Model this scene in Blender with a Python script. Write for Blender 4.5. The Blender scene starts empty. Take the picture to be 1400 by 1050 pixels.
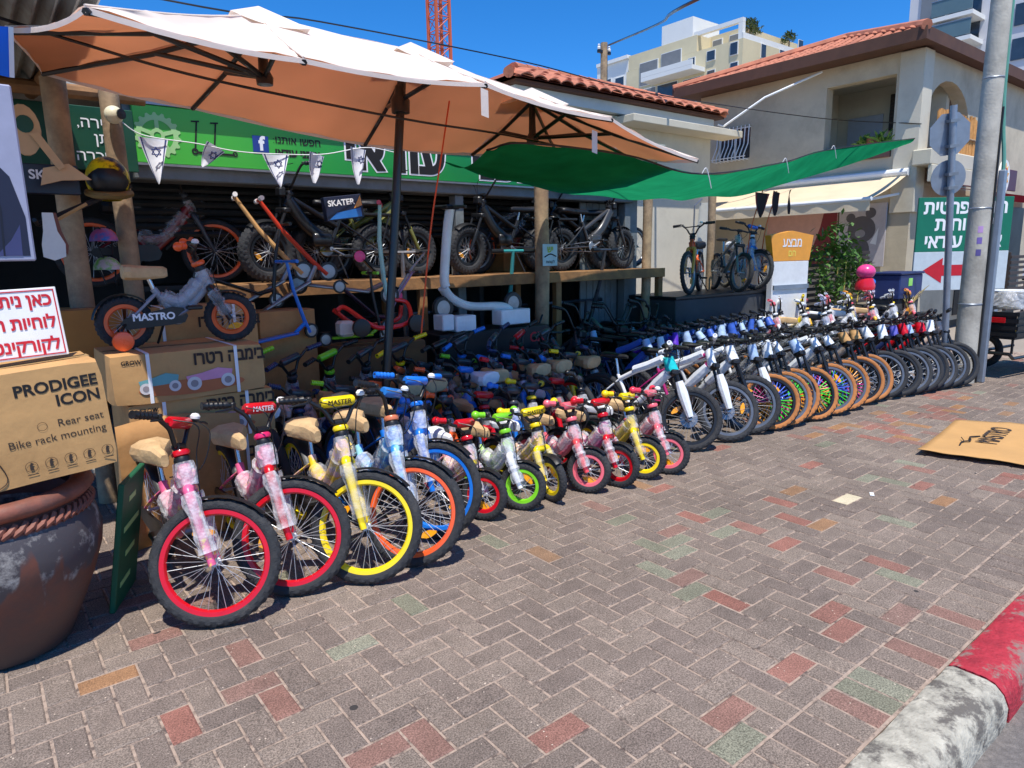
import bpy, bmesh, math, random
from mathutils import Vector, Matrix
from mathutils.geometry import delaunay_2d_cdt
random.seed(7)
SC = bpy.context.scene
COL = SC.collection
R = math.radians
# ------------------------------------------------------------------ camera, sky, sun, exposure
TH, PITCH, ROLL = R(38.34), R(10.6), R(-1.2)
cam_d = bpy.data.cameras.new('camera')
cam_d.sensor_width = 36.0
cam_d.lens = 36.0*925/1400
cam_d.clip_start, cam_d.clip_end = 0.05, 600
cam = bpy.data.objects.new('camera', cam_d)
COL.objects.link(cam)
cam.matrix_world = (Matrix.Translation((0, 0, 1.5245)) @ Matrix.Rotation(-TH, 4, 'Z')
                    @ Matrix.Rotation(math.pi/2-PITCH, 4, 'X') @ Matrix.Rotation(ROLL, 4, 'Z'))
SC.camera = cam
# sun: high, from behind the camera
SUN_DIR = Vector((-.2, -.35, 1.0)).normalized()
SUN_EL = math.asin(SUN_DIR.z); _az = math.atan2(SUN_DIR.y, SUN_DIR.x)
w = bpy.data.worlds.new('World'); SC.world = w; w.use_nodes = True
nt = w.node_tree
sky = nt.nodes.new('ShaderNodeTexSky'); sky.sky_type = 'NISHITA'; sky.sun_disc = False
sky.sun_elevation = SUN_EL; sky.sun_rotation = math.pi/2-_az
sky.air_density = 0.7; sky.dust_density = 0.0; sky.ozone_density = 10.0; sky.altitude = 0
hs_ = nt.nodes.new('ShaderNodeHueSaturation'); hs_.inputs['Saturation'].default_value = 1.2
nt.links.new(sky.outputs[0], hs_.inputs['Color']); nt.links.new(hs_.outputs[0], nt.nodes['Background'].inputs[0])
nt.nodes['Background'].inputs[1].default_value = 0.15
sl = bpy.data.lights.new('sun', 'SUN'); sl.energy = 3.8; sl.angle = R(0.5); sl.color = (1, .955, .88)
so = bpy.data.objects.new('sun', sl); COL.objects.link(so)
so.rotation_euler = (-SUN_DIR).to_track_quat('-Z', 'Y').to_euler()
SC.view_settings.view_transform = 'Standard'; SC.view_settings.look = 'None'
SC.view_settings.exposure = 0.52; SC.view_settings.gamma = 1.0

# ------------------------------------------------------------------ helpers
def lin(*c):
    return tuple((v/255/12.92 if v/255 <= .04045 else ((v/255+.055)/1.055)**2.4) for v in c)

class MB:
    """collects simple shapes; build() links them as one mesh object"""
    def __init__(s): s.v = []; s.f = []; s.m = []
    def add(s, vs, fs, mi=0):
        b = len(s.v); s.v += [tuple(v) for v in vs]
        s.f += [tuple(i+b for i in f) for f in fs]; s.m += [mi]*len(fs); return s
    def box(s, x0, x1, y0, y1, z0, z1, mi=0, M=None):
        vs = [Vector((x, y, z)) for z in (z0, z1) for y in (y0, y1) for x in (x0, x1)]
        if M: vs = [M @ v for v in vs]
        return s.add(vs, [(0, 2, 3, 1), (4, 5, 7, 6), (0, 1, 5, 4), (1, 3, 7, 5), (3, 2, 6, 7), (2, 0, 4, 6)], mi)
    def cbox(s, x0, x1, y0, y1, z0, z1, c=.01, mi=0, M=None):
        """box with chamfered edges"""
        vs = []
        X, Y, Z = (x0, x1), (y0, y1), (z0, z1)
        idx = {}
        for a in range(2):
            for b in range(2):
                for d in range(2):
                    sx, sy, sz = (1-2*a), (1-2*b), (1-2*d)
                    for k in range(3):
                        p = [X[a]+sx*c, Y[b]+sy*c, Z[d]+sz*c]; p[k] = (X[a], Y[b], Z[d])[k]
                        idx[a, b, d, k] = len(vs); vs.append(M @ Vector(p) if M else Vector(p))
        fs = []
        for k in range(3):
            for e in range(2):
                q = []
                for (i, j) in ((0, 0), (1, 0), (1, 1), (0, 1)):
                    t = [0, 0, 0]; t[k] = e; t[(k+1) % 3] = i; t[(k+2) % 3] = j
                    q.append(idx[(*t, k)])
                fs.append(tuple(q if e else q[::-1]))
        for k in range(3):
            k1, k2 = (k+1) % 3, (k+2) % 3
            for i in range(2):
                for j in range(2):
                    t0 = [0]*3; t1 = [0]*3; t0[k] = 0; t1[k] = 1
                    for t in (t0, t1): t[k1] = i; t[k2] = j
                    q = [idx[(*t0, k1)], idx[(*t1, k1)], idx[(*t1, k2)], idx[(*t0, k2)]]
                    fs.append(tuple(q if (i ^ j) else q[::-1]))
        for a in range(2):
            for b in range(2):
                for d in range(2):
                    q = [idx[a, b, d, 0], idx[a, b, d, 1], idx[a, b, d, 2]]
                    fs.append(tuple(q if (a+b+d) % 2 == 1 else q[::-1]))
        return s.add(vs, fs, mi)
    def tube(s, pts, r, n=8, mi=0, caps=True, flat=1.0):
        pts = [Vector(p) for p in pts]; k = len(pts)
        rr = r if isinstance(r, (list, tuple)) else [r]*k
        t = [(pts[min(i+1, k-1)]-pts[max(i-1, 0)]).normalized() for i in range(k)]
        up = Vector((0, 0, 1)) if abs(t[0].z) < .9 else Vector((1, 0, 0))
        a = t[0].cross(up).normalized(); vs = []; fs = []
        for i in range(k):
            a = (a-t[i]*a.dot(t[i])).normalized(); b = t[i].cross(a)
            for j in range(n):
                an = 2*math.pi*j/n
                vs.append(pts[i]+a*math.cos(an)*rr[i]+b*math.sin(an)*rr[i]*flat)
        for i in range(k-1):
            for j in range(n):
                j2 = (j+1) % n
                fs.append((i*n+j, i*n+j2, (i+1)*n+j2, (i+1)*n+j))
        if caps: fs += [tuple(range(n))[::-1], tuple((k-1)*n+j for j in range(n))]
        return s.add(vs, fs, mi)
    def lathe(s, prof, n=24, mi=0, M=None, closed=False):
        """profile of (radius, axis) turned round local z"""
        vs = []; fs = []; k = len(prof)
        for i in range(n):
            an = 2*math.pi*i/n; c, sn = math.cos(an), math.sin(an)
            for (r, z) in prof:
                p = Vector((r*c, r*sn, z)); vs.append(M @ p if M else p)
        for i in range(n):
            i2 = (i+1) % n
            for j in range(k if closed else k-1):
                j2 = (j+1) % k
                fs.append((i*k+j, i2*k+j, i2*k+j2, i*k+j2))
        return s.add(vs, fs, mi)
    def grid(s, P, nu, nv, mi=0, flip=False):
        """P(i,j) -> point"""
        vs = [P(i/nu, j/nv) for i in range(nu+1) for j in range(nv+1)]
        fs = []
        for i in range(nu):
            for j in range(nv):
                a = i*(nv+1)+j; q = (a, a+nv+1, a+nv+2, a+1)
                fs.append(q[::-1] if flip else q)
        return s.add(vs, fs, mi)
    def prism(s, poly, axis, d0, d1, mi=0, M=None):
        """polygon (2-D) pushed along an axis: 'y' -> (x,z) polygon, 'x' -> (y,z), 'z' -> (x,y)"""
        n = len(poly); vs = []
        for d in (d0, d1):
            for (a, b) in poly:
                p = Vector((a, d, b)) if axis == 'y' else Vector((d, a, b)) if axis == 'x' else Vector((a, b, d))
                vs.append(M @ p if M else p)
        fs = [tuple(range(n)), tuple(range(n, 2*n))[::-1]]
        for i in range(n):
            j = (i+1) % n; fs.append((i, i+n, j+n, j))
        return s.add(vs, fs, mi)
    def mesh(s, name='m', smooth=35):
        me = bpy.data.meshes.new(name); me.from_pydata(s.v, [], s.f)
        if any(s.m): me.polygons.foreach_set('material_index', s.m)
        if smooth:
            me.polygons.foreach_set('use_smooth', [True]*len(s.f))
            me.set_sharp_from_angle(angle=R(smooth))
        me.update(); return me
    def build(s, name, mats, parent=None, smooth=35, fix=False):
        me = s.mesh(name, smooth)
        if fix: fixn(me)
        return link(name, me, mats, parent)

def fixn(me):
    bm = bmesh.new(); bm.from_mesh(me); bmesh.ops.recalc_face_normals(bm, faces=bm.faces); bm.to_mesh(me); bm.free()

def link(name, me, mats=None, parent=None, M=None):
    o = bpy.data.objects.new(name, me); COL.objects.link(o)
    if mats is not None:
        mats = mats if isinstance(mats, (list, tuple)) else [mats]
        if not me.materials:
            for m_ in mats: me.materials.append(m_)
        for i, m_ in enumerate(mats):
            if i < len(me.materials) and me.materials[i] != m_:
                o.material_slots[i].link = 'OBJECT'; o.material_slots[i].material = m_
    if parent: o.parent = parent
    if M is not None: o.matrix_local = M
    return o

def tag(o, label=None, cat=None, group=None, kind=None):
    if label: o['label'] = label
    if cat: o['category'] = cat
    if group: o['group'] = group
    if kind: o['kind'] = kind
    return o
def thing(name, label, cat, loc=(0, 0, 0), rz=0, group=None, rx=0, ry=0):
    o = bpy.data.objects.new(name, None); COL.objects.link(o); o.empty_display_size = .1
    o.location = loc; o.rotation_euler = (rx, ry, rz)
    return tag(o, label, cat, group)
def T(x, y, z): return Matrix.Translation((x, y, z))
def RX(a): return Matrix.Rotation(R(a), 4, 'X')
def RY(a): return Matrix.Rotation(R(a), 4, 'Y')
def RZ(a): return Matrix.Rotation(R(a), 4, 'Z')
def arc(pts, n=6):
    """Catmull-Rom through points"""
    P = [Vector(p) for p in pts]; P = [P[0]*2-P[1]]+P+[P[-1]*2-P[-2]]; out = []
    for i in range(1, len(P)-2):
        a, b, c, d = P[i-1:i+3]
        for k in range(n):
            t = k/n
            out.append(.5*((2*b)+(c-a)*t+(2*a-5*b+4*c-d)*t*t+(3*b-a-3*c+d)*t**3))
    return out+[P[-2]]

# ------------------------------------------------------------------ materials
MATS = {}
def mat(name, col, rough=.6, metal=0., var=.15, scale=6., bump=0., bscale=40., col2=None, mix2=(.45, .6), spec=.5,
        alpha=1., coat=0., emit=0., trans=0., sub=0., det=6.):
    if name in MATS: return MATS[name]
    m_ = bpy.data.materials.new(name); m_.use_nodes = True; n = m_.node_tree.nodes; l = m_.node_tree.links
    b = n['Principled BSDF']
    b.inputs['Roughness'].default_value = rough; b.inputs['Metallic'].default_value = metal
    b.inputs['Specular IOR Level'].default_value = spec; b.inputs['Coat Weight'].default_value = coat
    b.inputs['Transmission Weight'].default_value = trans
    tc = n.new('ShaderNodeTexCoord'); oi = n.new('ShaderNodeObjectInfo')
    add = n.new('ShaderNodeVectorMath'); add.operation = 'ADD'
    sc_ = n.new('ShaderNodeVectorMath'); sc_.operation = 'SCALE'; sc_.inputs[0].default_value = (7.3, 3.1, 5.7)
    l.new(oi.outputs['Random'], sc_.inputs['Scale']); l.new(tc.outputs['Object'], add.inputs[0]); l.new(sc_.outputs[0], add.inputs[1])
    nz = n.new('ShaderNodeTexNoise'); nz.inputs['Scale'].default_value = scale; nz.inputs['Detail'].default_value = det
    nz.inputs['Roughness'].default_value = .65
    l.new(add.outputs[0], nz.inputs['Vector'])
    rp = n.new('ShaderNodeValToRGB'); l.new(nz.outputs['Fac'], rp.inputs[0])
    lo = tuple(max(0, c*(1-var)) for c in col); hi = tuple(min(1, c*(1+var)) for c in col)
    rp.color_ramp.elements[0].position = .3; rp.color_ramp.elements[1].position = .7
    rp.color_ramp.elements[0].color = (*lo, 1); rp.color_ramp.elements[1].color = (*hi, 1)
    out = rp.outputs[0]
    if col2 is not None:
        n2 = n.new('ShaderNodeTexNoise'); n2.inputs['Scale'].default_value = scale*.6; n2.inputs['Detail'].default_value = 9
        n2.inputs['Roughness'].default_value = .7; l.new(add.outputs[0], n2.inputs['Vector'])
        r2 = n.new('ShaderNodeValToRGB'); l.new(n2.outputs['Fac'], r2.inputs[0])
        r2.color_ramp.elements[0].position, r2.color_ramp.elements[1].position = mix2
        mx = n.new('ShaderNodeMix'); mx.data_type = 'RGBA'
        l.new(r2.outputs[0], mx.inputs[0]); l.new(out, mx.inputs[6]); mx.inputs[7].default_value = (*col2, 1); out = mx.outputs[2]
    l.new(out, b.inputs['Base Color'])
    # uneven gloss
    mr = n.new('ShaderNodeMapRange'); mr.inputs[3].default_value = max(.02, rough-.09); mr.inputs[4].default_value = min(1, rough+.09)
    l.new(nz.outputs['Fac'], mr.inputs[0]); l.new(mr.outputs[0], b.inputs['Roughness'])
    if bump:
        nb = n.new('ShaderNodeTexNoise'); nb.inputs['Scale'].default_value = bscale; nb.inputs['Detail'].default_value = 4
        l.new(add.outputs[0], nb.inputs['Vector'])
        bp = n.new('ShaderNodeBump'); bp.inputs['Strength'].default_value = bump; bp.inputs['Distance'].default_value = .01
        l.new(nb.outputs['Fac'], bp.inputs['Height']); l.new(bp.outputs[0], b.inputs['Normal'])
    if alpha < 1: b.inputs['Alpha'].default_value = alpha
    if emit: b.inputs['Emission Color'].default_value = (*col, 1); b.inputs['Emission Strength'].default_value = emit
    MATS[name] = m_; return m_

def cloth(name, col, tcol, var=.06, scale=2.5):
    """thin cloth that lets some sun through"""
    if name in MATS: return MATS[name]
    m_ = bpy.data.materials.new(name); m_.use_nodes = True; n = m_.node_tree.nodes; l = m_.node_tree.links
    n.remove(n['Principled BSDF'])
    d = n.new('ShaderNodeBsdfDiffuse'); t = n.new('ShaderNodeBsdfTranslucent'); a = n.new('ShaderNodeAddShader')
    tc = n.new('ShaderNodeTexCoord'); nz = n.new('ShaderNodeTexNoise'); nz.inputs['Scale'].default_value = scale; nz.inputs['Detail'].default_value = 7
    l.new(tc.outputs['Object'], nz.inputs['Vector'])
    for sh, c in ((d, col), (t, tcol)):
        rp = n.new('ShaderNodeValToRGB'); l.new(nz.outputs['Fac'], rp.inputs[0])
        rp.color_ramp.elements[0].position = .3; rp.color_ramp.elements[1].position = .7
        rp.color_ramp.elements[0].color = (*[v*(1-var) for v in c], 1); rp.color_ramp.elements[1].color = (*[min(1, v*(1+var)) for v in c], 1)
        l.new(rp.outputs[0], sh.inputs[0])
    nb = n.new('ShaderNodeTexNoise'); nb.inputs['Scale'].default_value = 5; nb.inputs['Detail'].default_value = 5
    l.new(tc.outputs['Object'], nb.inputs['Vector'])
    bp = n.new('ShaderNodeBump'); bp.inputs['Strength'].default_value = .25; bp.inputs['Distance'].default_value = .03
    l.new(nb.outputs['Fac'], bp.inputs['Height']); l.new(bp.outputs[0], d.inputs['Normal'])
    l.new(d.outputs[0], a.inputs[0]); l.new(t.outputs[0], a.inputs[1]); l.new(a.outputs[0], n['Material Output'].inputs[0])
    MATS[name] = m_; return m_

def wrap_mat(name, col=(.85, .86, .88), lo=.25, hi=.8, rough=.22, scale=30):
    """crinkled clear film: noise decides how milky it is"""
    if name in MATS: return MATS[name]
    m_ = bpy.data.materials.new(name); m_.use_nodes = True; n = m_.node_tree.nodes; l = m_.node_tree.links
    b = n['Principled BSDF']; b.inputs['Base Color'].default_value = (*col, 1); b.inputs['Roughness'].default_value = rough
    tc = n.new('ShaderNodeTexCoord'); nz = n.new('ShaderNodeTexNoise'); nz.inputs['Scale'].default_value = scale; nz.inputs['Detail'].default_value = 5
    vo = n.new('ShaderNodeTexVoronoi'); vo.inputs['Scale'].default_value = 80
    l.new(tc.outputs['Object'], nz.inputs['Vector']); l.new(tc.outputs['Object'], vo.inputs['Vector'])
    mr = n.new('ShaderNodeMapRange'); mr.inputs[1].default_value = .35; mr.inputs[2].default_value = .65
    mr.inputs[3].default_value = lo; mr.inputs[4].default_value = hi
    l.new(nz.outputs['Fac'], mr.inputs[0]); l.new(mr.outputs[0], b.inputs['Alpha'])
    ad = n.new('ShaderNodeMath'); ad.operation = 'ADD'; l.new(nz.outputs['Fac'], ad.inputs[0]); l.new(vo.outputs['Distance'], ad.inputs[1])
    bp = n.new('ShaderNodeBump'); bp.inputs['Strength'].default_value = .45; bp.inputs['Distance'].default_value = .006
    l.new(ad.outputs[0], bp.inputs['Height']); l.new(bp.outputs[0], b.inputs['Normal'])
    MATS[name] = m_; return m_

def paint(c, rough=.3, var=.08):
    """bicycle paint or plastic in an sRGB colour"""
    return mat('paint_%d_%d_%d_%d' % (*c, rough*100), lin(*c), rough, 0, var, 9, .04, 90, coat=.2 if rough < .4 else 0)
M = {}
M['rubber'] = mat('tyre rubber', lin(46, 47, 50), .8, 0, .25, 14, .5, 190, col2=lin(78, 75, 72), mix2=(.55, .8))
M['rim'] = mat('grey alloy rim', lin(118, 120, 124), .4, .6, .15, 12)
M['spoke'] = mat('stainless spoke', lin(190, 192, 196), .4, .5, .08, 12)
M['tan'] = mat('tan tyre wall', lin(176, 112, 58), .75, 0, .15, 12, .2, 120)
M['black'] = mat('black plastic', lin(26, 26, 28), .42, 0, .25, 12, .08, 80)
M['blackmetal'] = mat('black painted metal', lin(24, 24, 26), .35, 0, .2, 10, .05, 60, coat=.2)
M['chrome'] = mat('bright steel', lin(200, 202, 206), .25, .9, .1, 12)
M['alu'] = mat('dull alloy', lin(150, 152, 156), .4, .8, .15, 12)
M['kraft'] = mat('kraft wrap', lin(205, 172, 126), .8, 0, .18, 9, .7, 20, col2=lin(176, 142, 100), mix2=(.5, .66))
M['card'] = mat('cardboard', lin(182, 134, 82), .85, 0, .14, 5, .35, 18, col2=lin(154, 112, 68), mix2=(.48, .7))
M['cardlight'] = mat('pale cardboard', lin(200, 154, 98), .85, 0, .1, 5, .3, 16, col2=lin(176, 134, 84), mix2=(.5, .72))
M['amber'] = mat('amber reflector', lin(250, 165, 20), .25, 0, .1, 60, .2, 200, coat=.5)
M['redref'] = mat('red reflector', lin(205, 18, 24), .25, 0, .1, 60, .2, 200, coat=.5)
M['foam'] = mat('white packing foam', lin(232, 236, 240), .5, 0, .06, 10, .3, 30)
M['foamblue'] = mat('pale blue packing foam', lin(176, 200, 232), .5, 0, .12, 10, .3, 30)
M['bubble'] = wrap_mat('bubble wrap', (.84, .84, .86), lo=.2, hi=.62, rough=.38, scale=22)
M['film'] = wrap_mat('clear film', (.72, .73, .75), .08, .42, .22, 16)
M['white'] = mat('white paint', lin(236, 236, 234), .5, 0, .05, 5)
M['ink'] = mat('black print', lin(22, 20, 20), .7, 0, .1)
M['inkbrown'] = mat('faded dark print', lin(58, 46, 38), .8, 0, .2, 40)
M['whiteink'] = mat('white print', lin(240, 240, 240), .6, 0, .04)
M['redink'] = mat('red print', lin(196, 24, 40), .6, 0, .1, 20)
M['wood'] = mat('weathered timber', lin(170, 144, 112), .8, 0, .3, 7, .4, 30, col2=lin(124, 104, 84), mix2=(.45, .7))
M['timber'] = mat('shelf plank', lin(150, 108, 66), .75, 0, .35, 5, .35, 25, col2=lin(112, 82, 54), mix2=(.45, .7))
M['concrete'] = mat('grey concrete', lin(186, 180, 166), .9, 0, .18, 4, .4, 50, col2=lin(150, 144, 132), mix2=(.48, .7))
M['galv'] = mat('galvanised steel', lin(150, 158, 168), .45, .55, .15, 6)
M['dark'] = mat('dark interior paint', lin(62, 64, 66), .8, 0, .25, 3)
# ------------------------------------------------------------------ lettering (meshes made first, used later)
_TXT = {}
def text(s, size=1., off=0., heb=False, ext=.0, al='CENTER'):
    key = (s, size, off, ext, al)
    if key in _TXT: return _TXT[key]
    cu = bpy.data.curves.new('lettering', 'FONT'); cu.body = s[::-1] if heb else s
    cu.size = size; cu.offset = off; cu.extrude = ext; cu.align_x = al; cu.align_y = 'CENTER'; cu.resolution_u = 3
    cu.fill_mode = 'NONE'
    o = bpy.data.objects.new('lettering', cu); COL.objects.link(o)
    bpy.context.view_layer.update()
    src = bpy.data.meshes.new_from_object(o.evaluated_get(bpy.context.evaluated_depsgraph_get()))
    bpy.data.objects.remove(o)
    co = [v.co.xy for v in src.vertices]; ed = [tuple(e.vertices) for e in src.edges]
    nxt = {}
    for (a_, b_) in ed: nxt.setdefault(a_, []).append(b_); nxt.setdefault(b_, []).append(a_)
    seen = set(); loops = []
    for st in range(len(co)):
        if st in seen or st not in nxt: continue
        lp_ = [st]; seen.add(st); cur = min(nxt[st]) if st+1 not in nxt[st] else st+1
        while cur not in seen:
            lp_.append(cur); seen.add(cur); q = [k for k in nxt[cur] if k not in seen]
            if not q: break
            cur = q[0]
        if len(lp_) > 2: loops.append(lp_)
    ce = [(l_[i], l_[(i+1) % len(l_)]) for l_ in loops for i in range(len(l_))]
    if off:
        area = sum(co[i].x*co[j].y-co[j].x*co[i].y for i, j in ce); sg_ = 1 if area > 0 else -1; new = list(co)
        for l_ in loops:
            m_ = len(l_)
            for i in range(m_):
                p, c_, q = co[l_[i-1]], co[l_[i]], co[l_[(i+1) % m_]]
                d1, d2 = (c_-p), (q-c_)
                if d1.length < 1e-9 or d2.length < 1e-9: d1 = d2 = q-p
                n1 = Vector((d1.y, -d1.x)).normalized(); n2 = Vector((d2.y, -d2.x)).normalized(); nn = n1+n2
                if nn.length > 1e-6: new[l_[i]] = c_+nn.normalized()*off*sg_*min(1.5, 1/max(.4, nn.normalized().dot(n1)))
        co = new
    segs = [(co[i], co[j]) for i, j in ce]
    vs_, _, fs_, *_r = delaunay_2d_cdt(co, ce, [], 0, 1e-6)
    keep = []
    for f in fs_:
        cx = sum(vs_[i].x for i in f)/len(f); cy = sum(vs_[i].y for i in f)/len(f); wn = 0
        for (p, q) in segs:
            if (p.y <= cy) != (q.y <= cy) and p.x+(cy-p.y)*(q.x-p.x)/(q.y-p.y) > cx: wn += 1 if q.y > p.y else -1
        if wn: keep.append(tuple(f))
    me = bpy.data.meshes.new('lettering'); me.from_pydata([(v.x, v.y, 0) for v in vs_], [], keep); me.update()
    bpy.data.meshes.remove(src); _TXT[key] = me
    return me
def letters(parent, s, size, m_, Mx, off=0., heb=False, name='lettering', sx=1., ext=.0, al='CENTER'):
    return link(name, text(s, size, off, heb, ext, al), m_, parent, Mx @ Matrix.Diagonal((sx, 1, 1, 1)))
FRONT = RX(90)                                      # text standing up, read from the street (-y)
LEFTW = RZ(-90) @ RX(90)                            # read from -x

# ------------------------------------------------------------------ ground, road, pavement, kerb
mg = mat('far ground', lin(150, 140, 128), .9, 0, .15, .5, .2, 30)
tag(MB().grid(lambda u, v: Vector((-150+700*u, -150+700*v, -.16)), 1, 1).build('ground', mg, smooth=0), kind='structure')
masph = mat('asphalt', lin(112, 106, 102), .92, 0, .25, 60, .6, 220, col2=lin(138, 130, 124), mix2=(.5, .7))
tag(MB().grid(lambda u, v: Vector((-20+60*u, -9+9.62*v, -.125)), 1, 1).build('road', masph, smooth=0), kind='structure')

def paver_mat(name, col, col2, sp=.35):
    m_ = bpy.data.materials.new(name); m_.use_nodes = True; n = m_.node_tree.nodes; l = m_.node_tree.links
    b = n['Principled BSDF']; b.inputs['Roughness'].default_value = .85; b.inputs['Specular IOR Level'].default_value = .3
    ge = n.new('ShaderNodeNewGeometry'); oi = n.new('ShaderNodeObjectInfo')
    ad = n.new('ShaderNodeMath'); ad.operation = 'ADD'; l.new(ge.outputs['Random Per Island'], ad.inputs[0]); l.new(oi.outputs['Random'], ad.inputs[1])
    fr = n.new('ShaderNodeMath'); fr.operation = 'FRACT'; l.new(ad.outputs[0], fr.inputs[0])
    mx = n.new('ShaderNodeMix'); mx.data_type = 'RGBA'; mx.inputs[6].default_value = (*col, 1); mx.inputs[7].default_value = (*col2, 1)
    l.new(fr.outputs[0], mx.inputs[0])
    pos = ge.outputs['Position']
    def noise(scale, det=3, rough=.6):
        z = n.new('ShaderNodeTexNoise'); z.inputs['Scale'].default_value = scale; z.inputs['Detail'].default_value = det
        z.inputs['Roughness'].default_value = rough; l.new(pos, z.inputs['Vector']); return z.outputs['Fac']
    def mul(colr, fac, lo, hi, p0=.3, p1=.7):
        r_ = n.new('ShaderNodeMapRange'); l.new(fac, r_.inputs[0]); r_.inputs[1].default_value = p0; r_.inputs[2].default_value = p1
        r_.inputs[3].default_value = lo; r_.inputs[4].default_value = hi
        k = n.new('ShaderNodeVectorMath'); k.operation = 'SCALE'; l.new(colr, k.inputs[0]); l.new(r_.outputs[0], k.inputs['Scale']); return k.outputs[0]
    c = mul(mx.outputs[2], noise(170, 3, .8), 1-sp*1.5, 1+sp*1.5, .38, .62)           # aggregate speckle
    c = mul(c, noise(1.1, 6), .8, 1.16)                        # broad wear
    c = mul(c, noise(11, 6, .7), .82, 1.14)
    # pale grit and dusty stains lying on the stones
    gr = n.new('ShaderNodeTexVoronoi'); gr.inputs['Scale'].default_value = 42; l.new(pos, gr.inputs['Vector'])
    lt = n.new('ShaderNodeMath'); lt.operation = 'LESS_THAN'; lt.inputs[1].default_value = .12; l.new(gr.outputs['Distance'], lt.inputs[0])
    st = n.new('ShaderNodeMath'); st.operation = 'GREATER_THAN'; st.inputs[1].default_value = .57; l.new(noise(9, 4), st.inputs[0])
    an = n.new('ShaderNodeMath'); an.operation = 'MULTIPLY'; l.new(lt.outputs[0], an.inputs[0]); l.new(st.outputs[0], an.inputs[1])
    m2 = n.new('ShaderNodeMix'); m2.data_type = 'RGBA'; l.new(an.outputs[0], m2.inputs[0]); l.new(c, m2.inputs[6]); m2.inputs[7].default_value = (*lin(206, 188, 168), 1)
    # dark gum spots
    g2 = n.new('ShaderNodeTexVoronoi'); g2.inputs['Scale'].default_value = 3.1; l.new(pos, g2.inputs['Vector'])
    l2 = n.new('ShaderNodeMath'); l2.operation = 'LESS_THAN'; l2.inputs[1].default_value = .05; l.new(g2.outputs['Distance'], l2.inputs[0])
    m3 = n.new('ShaderNodeMix'); m3.data_type = 'RGBA'; l.new(l2.outputs[0], m3.inputs[0]); l.new(m2.outputs[2], m3.inputs[6]); m3.inputs[7].default_value = (*lin(62, 58, 56), 1)
    l.new(m3.outputs[2], b.inputs['Base Color'])
    bp = n.new('ShaderNodeBump'); bp.inputs['Strength'].default_value = .35; bp.inputs['Distance'].default_value = .004
    l.new(noise(260, 3), bp.inputs['Height']); l.new(bp.outputs[0], b.inputs['Normal'])
    return m_
PM = {'grey': paver_mat('grey paver', lin(118, 105, 96), lin(134, 120, 108)),
      'red': paver_mat('red paver', lin(146, 100, 87), lin(132, 106, 95), .3),
      'green': paver_mat('greenish paver', lin(122, 120, 102), lin(134, 132, 114), .35),
      'ochre': paver_mat('ochre paver', lin(156, 114, 78), lin(140, 112, 88), .25),
      'cream': paver_mat('cream paver', lin(214, 200, 168), lin(214, 200, 168), .1)}
RED = [(0.43, 3.0), (0.71, 2.64), (0.67, 2.38), (0.69, 2.23), (0.62, 2.13), (0.4, 2.32), (1.26, 1.47), (0.97, 1.62), (0.78, 1.72), (1.47, 2.11), (2.91, 2.29), (3.15, 2.34), (3.59, 1.92), (3.73, 2.02), (3.21, 1.76), (3.29, 2.04), (2.46, 1.62), (2.52, 1.91), (3.06, 1.39), (2.72, 1.25), (2.62, 1.15), (2.21, 1.15), (1.79, 1.16), (3.39, 1.28), (2.95, 1.04), (3.04, 0.88), (2.62, 0.89), (2.19, 0.89), (4.73, 1.64), (4.6, 2.36), (4.99, 1.4), (4.92, 1.19), (3.39, 2.8), (2.83, 2.87)]
GREEN = [(1.36, 2.43), (1.1, 2.38), (2.07, 2.72), (2.34, 2.11), (2.48, 2.05), (2.79, 2.6), (2.4, 1.8), (2.74, 2.08), (2.81, 2.2), (2.65, 2.23), (3.31, 2.28), (3.12, 2.09), (2.41, 1.79), (1.69, 1.06), (3.28, 1.18), (2.29, 0.89), (5.21, 2.57)]
OCHRE = [(0.26, 2.77), (2.12, 2.57), (3.62, 1.75), (4.0, 2.16), (4.53, 1.42), (3.33, 2.89)]
CREAM = [(4.14, 1.85)]
G, JT = .1, .0042                                   # paver module and half joint
bricks = []                                         # (x0,x1,y0,y1)
X0, Y0 = .02, 1.01
for i in range(-30, 112):
    for j in range(-1, 47):
        k = (i-j) % 4
        if k == 0 and j >= 0: bricks.append((X0+i*G, X0+i*G+2*G, Y0+j*G, Y0+j*G+G))
        if k == 3:
            ya = Y0+max(j, 0)*G; bricks.append((X0+i*G, X0+i*G+G, ya, Y0+j*G+2*G))
for i in range(-30, 112): bricks.append((X0+i*G, X0+i*G+G, Y0-.208, Y0-.002))
_ci = cam.matrix_world.inverted()
def proj(p):
    q = _ci @ Vector(p)
    return None if q.z > -.2 else (700+925*q.x/-q.z, 525-925*q.y/-q.z)
def in_view(b):
    p = proj(((b[0]+b[1])/2, (b[2]+b[3])/2, 0))
    if not p or not (-10 < p[0] < 1410 and -10 < p[1] < 1060): return 0
    q = [proj((x, y, 0)) for x, y in ((b[0], b[2]), (b[1], b[2]), (b[1], b[3]), (b[0], b[3]))]
    if None in q: return 0
    return abs(sum(q[i][0]*q[(i+1) % 4][1]-q[(i+1) % 4][0]*q[i][1] for i in range(4)))/2
rp = random.Random(3)
cls = []
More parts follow.
